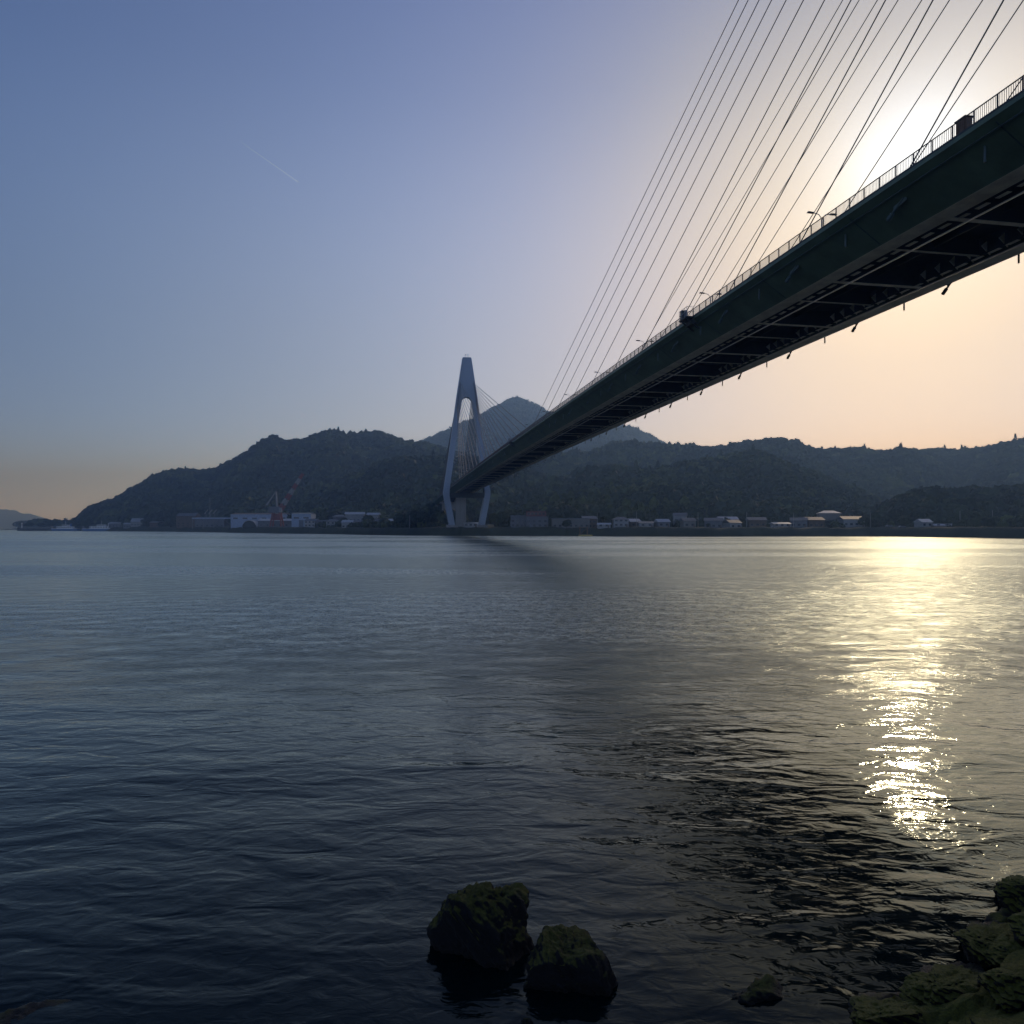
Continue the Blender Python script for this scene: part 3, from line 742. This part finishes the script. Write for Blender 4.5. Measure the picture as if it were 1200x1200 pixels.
ST = [ # px, distance, z, size, seed, rz, label
 (1050, 7.85, -.12, (1.05,.50,.36), 31, 36, 'flat moss covered bank stone at the lower left tip of the bank'),
 (1112, 8.3, -.10, (1.0,.48,.38), 32, 40, 'mossy bank stone with a grey bare patch at the water edge'),
 (1165, 9.1, -.06, (.95,.48,.40), 33, 44, 'green bank stone at the water edge under the sun glitter'),
 (1212, 10.1, .04, (.8,.6,.50), 34, 38, 'tall dark bank stone at the right frame edge, topmost of the bank'),
 (1150, 7.15, .06, (1.15,.50,.36), 35, 32, 'long dark stone in the lower middle of the mossy bank'),
 (1205, 7.9, .22, (1.1,.52,.40), 36, 38, 'dark mossy stone behind the edge stones at the right frame edge'),
 (1080, 6.75, .04, (1.0,.42,.30), 37, 27, 'bank stone at the bottom edge of the picture'),
 (1200, 6.75, .36, (1.1,.48,.38), 38, 32, 'bank stone in the bottom right corner'),
 (1250, 9.0, .30, (1.0,.6,.44), 39, 40, 'bank stone half outside the right frame edge'),
 (1280, 7.5, .56, (1.1,.6,.44), 40, 32, 'bank stone beyond the right frame edge'),
 (1265, 11.2, .15, (.9,.6,.45), 41, 46, 'bank stone farther along the shore to the right'),
]
for px, d, z, size, seed, rz, lab in ST:
    tag(boulder('bank_stone', at(px, d, z + .08), size, seed, M['slab'], rz, (-14, 12), cuts=26, rough=.09, flat=.38, sub=6), lab, 'stone', 'stones facing the near bank')

# ---------------------------------------------------------------- buildings and boats on the far shore
def gz_at(px, d):
    z = float(land_z(np.array([float(px)]), np.array([float(d)]))[0])
    if z < 4.5: print('low ground', px, d, z)
    return z
def windows(mb_par, W, z0, rows, cols, ww, wh, yf, parent, storey=2.9, band=False):
    for r_ in range(rows):
        for c in range(cols):
            x = -W / 2 + W * (c + .5) / cols; z = z0 + 1.0 + r_ * storey
            m = MB(); m.box(x - ww / 2, x + ww / 2, yf - .06, yf - .004, z, z + wh); m.build('window', M['glass'], parent)
def house(px, d, W, D, H, label, wall='white', roof='tile', rows=2, cols=3, rz=0, rh=2.0, hip=False, name='house', cat='house', group='houses on the far shore', zoff=0, door=True, flat=False):
    z = gz_at(px, d) + zoff
    h = empty(name, at(px, d, z), R(rz)); tag(h, label, cat, group)
    m = MB()
    if flat: m.box(-W/2, W/2, -D/2, D/2, -1.5, H)
    elif hip: m.box(-W/2, W/2, -D/2, D/2, -1.5, H)
    else:
        m.box(-W/2, W/2, -D/2, D/2, -1.5, H)
    m.build('wall', M[wall], h)
    m = MB(); e = .55
    if flat:
        m.box(-W/2 - .15, W/2 + .15, -D/2 - .15, D/2 + .15, H + .003, H + .5)
    elif hip:
        i = min(W, D) * .35
        m.add([(-W/2-e,-D/2-e,H-.05),(W/2+e,-D/2-e,H-.05),(W/2+e,D/2+e,H-.05),(-W/2-e,D/2+e,H-.05),(-W/2+i,0,H+rh),(W/2-i,0,H+rh),
               (-W/2-e,-D/2-e,H+.12),(W/2+e,-D/2-e,H+.12),(W/2+e,D/2+e,H+.12),(-W/2-e,D/2+e,H+.12)],
              [(3,2,1,0),(0,1,7,6),(1,2,8,7),(2,3,9,8),(3,0,6,9),(6,7,5,4),(8,9,4,5),(7,8,5),(9,6,4)])
    else:
        m.add([(-W/2-e,-D/2-e,H-.1),(W/2+e,-D/2-e,H-.1),(W/2+e,D/2+e,H-.1),(-W/2-e,D/2+e,H-.1),(-W/2-e,0,H+rh),(W/2+e,0,H+rh)],
              [(3,2,1,0),(0,1,5,4),(2,3,4,5),(1,2,5),(3,0,4)])
    m.build('roof', M[roof], h)
    windows(None, W, 0, rows, cols, min(1.7, W / cols * .55), 1.3, -D/2, h)
    if door:
        m = MB(); m.box(W*.5-1.6, W*.5-.6, -D/2-.07, -D/2-.003, -.2, .85 if rows and W/cols < 2.6 else 2.0); m.build('door', M['brown'], h)
    return h
# left group
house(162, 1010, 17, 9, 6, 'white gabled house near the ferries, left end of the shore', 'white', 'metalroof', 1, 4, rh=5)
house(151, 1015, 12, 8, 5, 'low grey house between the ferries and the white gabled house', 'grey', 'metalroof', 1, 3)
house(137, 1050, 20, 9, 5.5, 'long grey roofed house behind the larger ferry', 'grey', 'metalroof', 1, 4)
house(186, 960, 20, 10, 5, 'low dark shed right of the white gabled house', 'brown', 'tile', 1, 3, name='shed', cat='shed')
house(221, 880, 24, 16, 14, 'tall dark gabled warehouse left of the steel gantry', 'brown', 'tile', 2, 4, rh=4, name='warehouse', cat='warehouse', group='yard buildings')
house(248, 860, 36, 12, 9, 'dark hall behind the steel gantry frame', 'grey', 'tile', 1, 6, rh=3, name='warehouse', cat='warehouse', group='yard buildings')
def hall(px, d, W, D, H, label, wall, roof, rh, name='factory_hall'):
    z = gz_at(px, d); h = empty(name, at(px, d, z)); tag(h, label, 'hall', 'yard buildings')
    m = MB(); m.box(-W/2, W/2, -D/2, D/2, -1.5, H); m.build('wall', M[wall], h)
    m = MB(); m.add([(-W/2-.4,-D/2-.4,H),(W/2+.4,-D/2-.4,H),(W/2+.4,D/2+.4,H),(-W/2-.4,D/2+.4,H),(-W/2-.4,0,H+rh),(W/2+.4,0,H+rh)], [(3,2,1,0),(0,1,5,4),(2,3,4,5),(1,2,5),(3,0,4)]); m.build('roof', M[roof], h)
    n = max(2, int(W / 9))
    for i in range(n):
        x = -W/2 + W * (i + .5) / n
        m = MB(); m.box(x - 2.4, x + 2.4, -D/2 - .08, -D/2 - .004, H * .62, H * .62 + 1.4); m.build('window', M['glass'], h)
    m = MB(); m.box(-W*.12, W*.12, -D/2 - .09, -D/2 - .004, -.3, H * .5); m.build('door', M['grey'], h)
    return h
hall(309, 742, 60, 26, 13.2, 'big pale blue factory hall beside the red and white crane', 'palebl', 'brown', 1.6)
hall(356, 655, 18, 16, 12.0, 'smaller pale blue block with grey base right of the crane', 'palebl', 'tile', 1.0)
# arched shed in front of the hall
def arch_shed(px, d, W, D, H, label):
    h = empty('arched_shed', at(px, d, gz_at(px, d))); tag(h, label, 'shed', 'yard buildings')
    a = np.linspace(0, math.pi, 15); m = MB(); m.prism([(W/2*math.cos(t_), H*math.sin(t_)) for t_ in a] + [(-W/2*.97*math.cos(t_), H*.95*math.sin(t_)) for t_ in a], -D/2, D/2)
    m.build('roof', M['metalroof'], h)
    m = MB(); m.prism([(W/2*.93*math.cos(t_), H*.9*math.sin(t_)) for t_ in a], -D/2 + .8, -D/2 + 1.0); m.build('door', M['dark'], h); return h
arch_shed(295, 714, 15, 14, 8.2, 'dark mouthed arched shed in front of the factory hall, left one')
house(327, 696, 38, 12, 6, 'long low shed with a pale curved roof under the crane', 'grey', 'metalroof', 1, 6, rh=2.2, name='shed', cat='shed', group='yard buildings', door=False)
# steel gantry
g = empty('steel_gantry', at(250, 800, gz_at(250, 800))); tag(g, 'open steel gantry frame with crossed bracing left of the factory hall', 'gantry')
m = MB()
for i in range(5): m.bar((-24 + 12*i, 0, -1), (-24 + 12*i, 0, 11.4), .8)
m.build('post', M['grey'], g)
m = MB(); m.bar((-24.5, 0, 11.0), (24.5, 0, 11.0), 1.2, 1.5); m.build('beam', M['palebl'], g)
m = MB()
for i in (2, 3): m.bar((-24 + 12*i, .5, 0), (-12 + 12*i, .5, 10), .45); m.bar((-24 + 12*i, -.5, 10), (-12 + 12*i, -.5, 0), .45)
m.build('brace', M['grey'], g)
for i in range(3):
    o = empty('roof_vent_pipe', at(241.5 + 5 * i, 845, gz_at(244, 845))) if i == 0 else copy_tree(o)
    if i == 0:
        m = MB(); m.bar((0, 0, 13), (0, 0, 17.5), .6); m.build('stand', M['grey'], o)
        m = MB(); m.bar((-1.8, 0, 17), (2.2, 0, 22), 1.5, .7); m.build('panel', M['white'], o)
        m = MB(); m.bar((0, 0, 0), (0, 0, 13), .5); m.build('post', M['grey'], o)
    o.name = 'tilted_panel'; o.location = at(241.5 + 5 * i, 845, gz_at(244, 845))
    tag(o, 'tilted white panel raised above the gantry, %s of three' % ('leftmost', 'middle', 'rightmost')[i], 'panel', 'tilted panels above the gantry')
ms = empty('radio_mast', at(246, 870, gz_at(246, 870))); tag(ms, 'thin lattice mast above the gantry', 'mast')
m = MB(); m.tube([(0, 0, 0), (0, 0, 36)], .5, 6, .15); m.build('pole', M['galv'], ms)
m = MB()
for z in (28, 31.5, 34): m.bar((-1.6, 0, z), (1.6, 0, z), .2)
m.build('crossarm', M['galv'], ms)
# crane
cr = empty('harbour_crane', at(322, 676, gz_at(322, 676)), 0); tag(cr, 'luffing harbour crane with red and white striped jib', 'crane')
k_ = 676 / F
def cp(px, py, y=0): return ((px - 322) * k_, y, (YH - py) * k_ + HC - gz_at(322, 676))
m = MB()
for a, b_ in (((318, 617), (321, 598)), ((331, 617), (328, 598))):
    for y in (-4, 4): m.bar(cp(*a, y), cp(*b_, y * .6), 1.1)
m.bar(cp(319, 606, 0), cp(330, 606, 0), 1.0, 6.0); m.build('portal', M['red'], cr)
m = MB(); p0, p1 = cp(316, 601), cp(329, 594); m.box(p0[0], p1[0], -3.2, 3.2, p0[2], p1[2]); m.build('machine_house', M['grey'], cr)
m = MB(); p0, p1 = cp(328.5, 600), cp(331.5, 595); m.box(p0[0], p1[0], -4.2, -1.6, p0[2], p1[2]); m.build('cab', M['white'], cr)
A = Vector(cp(328.5, 597)); B = Vector(cp(355, 555))
for i in range(7):
    a = A.lerp(B, i / 7); b_ = A.lerp(B, (i + .985) / 7); m = MB(); n_ = (B - A).normalized(); sd = Vector((n_.z, 0, -n_.x))
    w0 = 2.0 * (1 - .6 * i / 7); w1 = 2.0 * (1 - .6 * (i + 1) / 7)
    for sg in (-1, 1):
        for y in (-1, 1): m.bar(a + sd * (sg * w0) + Vector((0, y * w0, 0)), b_ + sd * (sg * w1) + Vector((0, y * w1, 0)), .75)
        m.bar(a + sd * (sg * w0) + Vector((0, -w0, 0)), b_ - sd * (sg * w1) + Vector((0, -w1, 0)), .6)
        m.bar(a + sd * (sg * w0) + Vector((0, w0, 0)), b_ - sd * (sg * w1) + Vector((0, w1, 0)), .6)
    m.build('jib_section', M['red'] if i % 2 == 0 else M['white'], cr)
m = MB()
for y in (-1.5, 1.5):
    m.bar(cp(325, 595, y), cp(323.5, 576, y * .3), .9); m.bar(cp(312, 592, y), cp(323.5, 576, y * .3), .7)
m.build('mast_frame', M['white'], cr)
m = MB(); m.bar(cp(323.5, 576), B, .25); m.bar(cp(323.5, 576), A.lerp(B, .6), .25); m.build('luffing_rope', M['wire'], cr)
m = MB(); m.bar(B, B + Vector((0, 0, -14)), .2); m.box(B.x - .6, B.x + .6, -.5, .5, B.z - 16, B.z - 14); m.build('hook_block', M['dark'], cr)
# houses in the middle left
hs = [
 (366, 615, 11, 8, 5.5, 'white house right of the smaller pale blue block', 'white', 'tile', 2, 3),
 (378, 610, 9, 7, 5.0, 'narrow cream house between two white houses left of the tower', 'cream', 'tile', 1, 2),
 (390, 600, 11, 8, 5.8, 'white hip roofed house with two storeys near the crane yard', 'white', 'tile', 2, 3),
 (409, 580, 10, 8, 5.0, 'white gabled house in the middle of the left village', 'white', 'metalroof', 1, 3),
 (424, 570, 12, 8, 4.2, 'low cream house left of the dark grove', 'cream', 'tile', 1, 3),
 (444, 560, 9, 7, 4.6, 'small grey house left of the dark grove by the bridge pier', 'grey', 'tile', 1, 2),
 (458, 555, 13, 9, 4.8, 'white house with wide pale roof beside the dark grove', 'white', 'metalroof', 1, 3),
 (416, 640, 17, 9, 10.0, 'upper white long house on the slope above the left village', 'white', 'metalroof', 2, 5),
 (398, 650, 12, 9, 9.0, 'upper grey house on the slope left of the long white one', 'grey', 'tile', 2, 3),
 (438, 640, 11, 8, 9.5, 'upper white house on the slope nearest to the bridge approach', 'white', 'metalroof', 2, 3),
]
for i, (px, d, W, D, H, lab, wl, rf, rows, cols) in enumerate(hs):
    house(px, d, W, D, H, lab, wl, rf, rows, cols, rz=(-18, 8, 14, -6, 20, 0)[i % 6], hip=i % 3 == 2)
# right of the tower
house(552, 468, 9, 6, 2.6, 'low white shed on the quay between the tower legs', 'white', 'metalroof', 1, 3, name='shed', cat='shed', rh=.7)
house(609, 478, 12.5, 12, 8.0, 'grey two storey block left of the red topped building', 'grey', 'grey', 2, 4, flat=True, name='office_block', cat='building', group='larger buildings right of the tower')
b = house(629, 474, 15, 13, 7.2, 'grey waterfront building with a dull red top storey', 'grey', 'grey', 2, 4, flat=True, name='office_block', cat='building', group='larger buildings right of the tower')
m = MB(); m.box(-7.3, 6.2, -6.3, 4, 7.702, 11.3); m.build('top_storey', M['redroof'], b)
m = MB(); m.tube([(1, 0, 11.3), (1, 0, 14.2)], .15, 6); m.build('antenna', M['galv'], b)
for i in range(5):
    m = MB(); m.box(-6.4 + 2.5 * i, -4.9 + 2.5 * i, -6.37, -6.305, 8.8, 10.2); m.build('window', M['glass'], b)
house(668, 470, 25, 14, 6.2, 'long low pale building behind the round dark tree', 'cream', 'grey', 1, 7, flat=True, name='low_hall', cat='building', group='larger buildings right of the tower')
hs2 = [
 (690, 468, 9, 8, 6.5, 'brown timber house right of the long low pale building', 'brown', 'tile', 2, 3),
 (708, 448, 8, 4, 2.3, 'low white quay shed left of the white two storey house', 'white', 'metalroof', 1, 2),
 (727, 452, 9.5, 7, 5.0, 'white two storey house standing alone on the quay', 'white', 'tile', 2, 3),
 (742, 462, 8, 7, 3.6, 'low dark house just right of the white two storey house', 'brown', 'metalroof', 1, 2),
 (757, 450, 9, 6, 3.0, 'low white shed below the bamboo grove', 'white', 'tile', 1, 2),
 (776, 448, 8, 6, 3.4, 'grey small shed below the bamboo grove', 'grey', 'metalroof', 1, 2),
 (797, 455, 8, 7, 7.5, 'narrow tall white house on the right shore', 'white', 'tile', 2, 2),
 (806, 446, 8, 7, 4.2, 'cream house leaning on the narrow tall white house', 'cream', 'tile', 1, 2),
 (836, 452, 11, 8, 5.0, 'grey tiled house left of the retaining wall', 'grey', 'tile', 1, 3),
 (852, 458, 12, 8, 5.6, 'wide house with pale roof below the front hill', 'cream', 'metalroof', 1, 3),
 (858, 446, 9, 7, 3.8, 'low white house in front of the wide pale roofed house', 'white', 'tile', 1, 2),
 (886, 450, 11, 8, 4.6, 'dark timber house left of the bright low shed', 'brown', 'tile', 1, 3),
 (914, 446, 12, 5, 2.4, 'bright low shed with a long pale roof', 'white', 'metalroof', 1, 3),
 (936, 455, 10, 8, 4.6, 'grey house under the retaining wall', 'grey', 'tile', 1, 3),
 (953, 456, 11, 8, 5.2, 'brown house below the tall hip roofed house', 'brown', 'tile', 1, 3),
 (971, 470, 13, 10, 9.6, 'tall traditional house with shining hip roof', 'cream', 'metalroof', 2, 3),
 (997, 458, 14, 9, 5.0, 'pale wide house right of the traditional hip roofed house', 'white', 'tile', 1, 4),
 (1082, 414, 9, 5, 3.2, 'white hut standing alone on the right bank', 'white', 'metalroof', 1, 2),
 (1108, 412, 14, 3, 1.6, 'long low grey wall shed beside the white hut', 'grey', 'metalroof', 1, 3),
]
for i, (px, d, W, D, H, lab, wl, rf, rows, cols) in enumerate(hs2):
    house(px, d, W, D, H, lab, wl, rf, rows, cols, rz=(6, -14, 0, 22, -5, 12, -20)[i % 7], hip=(px in (971, 727)), rh=1.0 if H < 3.2 else 1.9)
rw = empty('retaining_wall', at(905, 485, gz_at(905, 485))); tag(rw, 'long pale retaining wall above the right village roofs', 'wall')
m = MB(); m.box(-33, 33, -.4, .4, -3, 3.4); m.build('wall_face', M['conc'], rw)
m = MB(); m.box(-33.2, 33.2, -.55, .55, 3.402, 3.8); m.build('coping', M['white'], rw)
# cars on the right bank
def car(px, d, label, mat, rz):
    c = empty('parked_car', at(px, d, gz_at(px, d) + .05), R(rz)); tag(c, label, 'car', 'cars on the right bank')
    m = MB(); m.prism([(-2.1, .35), (2.1, .35), (2.15, .8), (1.2, .95), (.7, 1.5), (-1.2, 1.5), (-1.9, .95), (-2.15, .85)], -.85, .85); m.build('body', M[mat], c, bevel=.05)
    m = MB(); m.prism([(-1.55, 1.0), (.95, 1.0), (.6, 1.4), (-1.15, 1.4)], -.87, .87); m.build('window', M['glass'], c)
    for x in (-1.3, 1.3):
        for y in (-.8, .8):
            m = MB(); m.tube([(x, y - .1, .32), (x, y + .1, .32)], .32, 12); m.build('wheel', M['wire'], c)
    return c
car(1042, 427, 'white car parked on the right bank, left one of two', 'white', 12); car(1057, 422, 'white car parked on the right bank, right one of two', 'white', 5)
car(908, 434, 'silver car parked in front of the bright low shed', 'galv', 0)
# utility poles with a wire between them
UP = [(480, 500), (700, 462), (746, 452), (818, 446), (875, 446), (930, 446), (1020, 445), (1125, 418), (1163, 420)]
UPL = ['beside the dark grove left of the tower', 'left of the white two storey house', 'right of the white two storey house', 'right of the narrow tall white house', 'left of the dark timber house', 'right of the bright low shed', 'between the pale wide house and the parked cars', 'right of the white hut on the bank', 'under the wood at the far right']
for i, (px, d) in enumerate(UP):
    z = gz_at(px, d); p = empty('utility_pole', at(px, d, z)) if i == 0 else copy_tree(p)
    if i == 0:
        m = MB(); m.tube([(0, 0, -1), (0, 0, 10)], .2, 6, .13); m.build('pole', M['conc'], p)
        m = MB(); m.bar((-.9, 0, 9.3), (.9, 0, 9.3), .12); m.bar((-.7, 0, 8.5), (.7, 0, 8.5), .12); m.build('crossarm', M['dark'], p)
    p.location = at(px, d, z); tag(p, 'grey utility pole ' + UPL[i], 'utility pole', 'utility poles along the far shore')
# ferries and the left jetty
def ferry(px, d, Lh, label, funnel):
    f = empty('ferry', at(px, d, 0), R(4)); tag(f, label, 'ferry', 'ferries moored at the left')
    h = Lh / 2; m = MB()
    ring = lambda k, z: [(-h * k, -3.5 * k, z), (-h * .8, -5.2 * k, z), (h * .8, -5.2 * k, z), (h * k, -3.5 * k, z), (h * k, 3.5 * k, z), (h * .8, 5.2 * k, z), (-h * .8, 5.2 * k, z), (-h * k, 3.5 * k, z)]
    vs = ring(.93, -1) + ring(1, 3.0); m.add(vs, [tuple(range(7, -1, -1)), tuple(range(8, 16))] + [(i, (i + 1) % 8, 8 + (i + 1) % 8, 8 + i) for i in range(8)]); m.build('hull', M['bluehull'], f)
    m = MB(); m.box(-h * .97, h * .97, -4.8, 4.8, 3.004, 3.7); m.build('bulwark', M['bright'], f)
    m = MB(); m.box(-h * .58, h * .55, -4.2, 4.2, 3.704, 7.2); s_ = m.build('deckhouse', M['bright'], f)
    n = 8
    for i in range(n):
        x = -h * .52 + h * 1.02 * i / (n - 1) * .98; m = MB(); m.box(x - .8, x + .8, -4.27, -4.205, 5.1, 6.3); m.build('window', M['glass'], s_)
    m = MB(); m.box(-h * .2, h * .22, -3.2, 3.2, 7.204, 9.8); b_ = m.build('bridge_house', M['bright'], f)
    m = MB(); m.box(-h * .18, h * .2, -3.27, -3.204, 8.3, 9.3); m.build('window', M['glass'], b_)
    m = MB(); m.tube([(0, 0, 9.8), (0, 0, 16)], .22, 6, .1); m.bar((-1.4, 0, 13.5), (1.4, 0, 13.5), .18); m.build('mast', M['bright'], f)
    m = MB(); m.tube([(h * .38, 0, 7.2), (h * .40, 0, 11.5)], 1.3, 10, 1.1); m.build('funnel', M[funnel], f)
    for x in (-h * .93, h * .93):
        m = MB(); m.bar((x, 0, 3.2), (x + (1 if x > 0 else -1) * 2.5, 0, 7.5), 6.5, .4); m.build('ramp', M['grey'], f)
ferry(119, 1055, 54, 'larger blue hulled white ferry moored at the left shore', 'bright')
ferry(77, 1085, 40, 'smaller blue and white ferry left of the larger one', 'bluehull')
j = empty('stone_jetty', at(42, 1095, 0)); tag(j, 'dark stone jetty at the far left of the shore', 'jetty')
m = MB(); m.prism([(-27, -2), (27, -2), (25.5, 4.2), (-25.5, 4.2)], -5, 5); m.build('mound', M['stonewall'], j)
m = MB(); m.box(-24, 24, -3.4, 3.4, 4.203, 4.9); m.build('cap', M['conc'], j)
m = MB(); m.tube([(-22, 0, 4.9), (-22, 0, 11)], .9, 10, .6); m.tube([(-22, 0, 11), (-22, 0, 12.6)], 1.1, 10); m.build('beacon', M['bright'], j)
# yellow pontoon
y_ = empty('pontoon', at(686, 432, 0)); tag(y_, 'yellow mooring pontoon with a brown frame at the quay', 'pontoon')
m = MB(); m.box(-4.0, 4.2, -2, 2, -.3, .9); m.build('float', M['yellow'], y_, bevel=.1)
m = MB()
for x in (-3.4, 1.2):
    for yy in (-1.6, 1.6): m.bar((x, yy, .9), (x, yy, 5.4), .3)
m.bar((-3.8, 0, 5.5), (1.6, 0, 5.5), 3.8, .3); m.bar((-3.4, -1.6, 1), (1.2, -1.6, 5.2), .2); m.build('frame', M['cabinet'], y_)

# ---------------------------------------------------------------- trees one can tell apart along the far shore
def tree_parts():
    out = []
    for k, (tv, tq) in enumerate([crown('round', 420, 51), crown('round', 420, 52), crown('tall', 380, 53), crown('cone', 380, 54)]):
        v = tv.copy(); 
        c = v.reshape(-1, 4, 3).mean(1, keepdims=True); v = ((v.reshape(-1, 4, 3) - c) * .52 + c).reshape(-1, 3)
        out.append((v, tq))
    return out
TP = tree_parts()
def tree(px, d, height, width, kind, tint, label, group='trees along the far shore'):
    z = 4.9 if d in (1095, 1096) else gz_at(px, d); o = empty(('broadleaf_tree', 'broadleaf_tree', 'tall_tree', 'conifer_tree')[kind], at(px, d, z), random.random() * 6)
    tag(o, label, 'tree', group)
    v, q = TP[kind]; ext = v[:, 2].max() - v[:, 2].min(); zs = height * .82 / ext; xs = width / 2.1
    vv = np.stack([v[:, 0] * xs, v[:, 1] * xs, (v[:, 2] - v[:, 2].min()) * zs + height * .18], -1)
    np_mesh('crown', vv, q, M['forest'], attr=np.full(len(vv), tint) + RNG.normal(size=len(vv)) * .05, parent=o)
    m = MB(); m.tube([(0, 0, -1), (.1, 0, height * .3), (-.05, .1, height * .75)], height * .028 + .1, 7, .06)
    for a in range(4):
        c, s_ = math.cos(a * 1.7), math.sin(a * 1.7); m.tube([(0, 0, height * (.3 + .08 * a)), (c * width * .28, s_ * width * .28, height * (.5 + .08 * a))], .1, 5, .03)
    m.build('trunk', M['bark'], o)
TR = [
 (470, 520, 12, 11, 0, .05, 'dark round tree in the grove left of the bridge pier, leftmost'),
 (482, 512, 14, 12, 1, .08, 'dark tall round tree in the middle of the grove by the pier'),
 (494, 505, 13, 11, 0, .04, 'dark tree of the grove closest to the bridge pier'),
 (507, 520, 10, 9, 2, .15, 'slim dark tree under the bridge approach'),
 (580, 490, 10, 9, 1, .45, 'brownish tree right of the tower leg'),
 (589, 486, 11.5, 10, 0, .22, 'green round tree between the tower leg and the grey block'),
 (598, 492, 10.5, 9, 1, .3, 'green tree beside the grey two storey block'),
 (649, 495, 16, 15, 0, .05, 'broad dark tree behind the red topped building'),
 (664, 458, 6, 6.5, 1, .04, 'small round dark tree in front of the long low pale building'),
 (668, 500, 17, 15, 1, .06, 'broad dark tree behind the long low pale building'),
 (716, 480, 14, 15, 0, .25, 'big dome shaped tree behind the quay houses'),
 (730, 485, 16, 14, 1, .55, 'yellow green dome tree behind the white two storey house'),
 (748, 478, 12, 11, 0, .2, 'round green tree right of the white two storey house'),
 (768, 474, 12, 10, 2, .35, 'slim green tree below the bamboo grove'),
 (786, 474, 13, 11, 1, .1, 'dark tree left of the narrow tall white house'),
 (818, 470, 11, 10, 0, .18, 'dark green tree right of the narrow tall white house'),
 (842, 476, 9, 8, 2, .2, 'slim dark tree behind the grey tiled house'),
 (872, 470, 10, 9, 1, .12, 'dark round tree between wide house and timber house'),
 (925, 470, 9, 9, 0, .2, 'round tree right of the bright low shed'),
 (985, 474, 11, 9, 3, .05, 'dark conifer between the hip roofed house and pale wide house'),
 (1014, 452, 9, 9, 1, .15, 'round tree at the right end of the village'),
 (1030, 446, 11, 10, 0, .1, 'dark tree at the edge of the right wood'),
 (1060, 432, 8, 9, 1, .2, 'low bushy tree behind the two white cars'),
 (1100, 428, 9, 10, 0, .12, 'dark bushy tree behind the white hut'),
 (376, 632, 10, 10, 0, .1, 'dark tree behind the narrow cream house'),
 (402, 600, 9, 9, 1, .15, 'round tree between the hip roofed and the gabled white houses'),
 (432, 578, 10, 10, 0, .08, 'dark tree behind the low cream house'),
 (450, 540, 8, 9, 1, .06, 'low dark tree right of the small grey house'),
 (200, 930, 13, 14, 0, .08, 'dark tree left of the tall warehouse'),
 (176, 985, 12, 14, 1, .05, 'dark tree right of the white gabled house'),
 (34, 1095, 9, 12, 0, .03, 'dark tree on the jetty, left one'),
 (48, 1096, 8, 12, 1, .03, 'dark tree on the jetty, right one'),
]
for a in TR: tree(*a)

# ---------------------------------------------------------------- aircraft trail
d0 = Vector(((283 - 600) / F, 1, (YH - 167) / F)); d1 = Vector(((349 - 600) / F, 1, (YH - 213) / F))
mt, ntc, bc = new_mat('brightened_trail'); ntc.nodes.remove(bc)
tr_ = N(ntc, 'ShaderNodeBsdfTransparent'); tr_.inputs['Color'].default_value = (1.10, 1.08, 1.05, 1)   # colour gain brightens the sky behind, standing in for sunlight scattered by ice
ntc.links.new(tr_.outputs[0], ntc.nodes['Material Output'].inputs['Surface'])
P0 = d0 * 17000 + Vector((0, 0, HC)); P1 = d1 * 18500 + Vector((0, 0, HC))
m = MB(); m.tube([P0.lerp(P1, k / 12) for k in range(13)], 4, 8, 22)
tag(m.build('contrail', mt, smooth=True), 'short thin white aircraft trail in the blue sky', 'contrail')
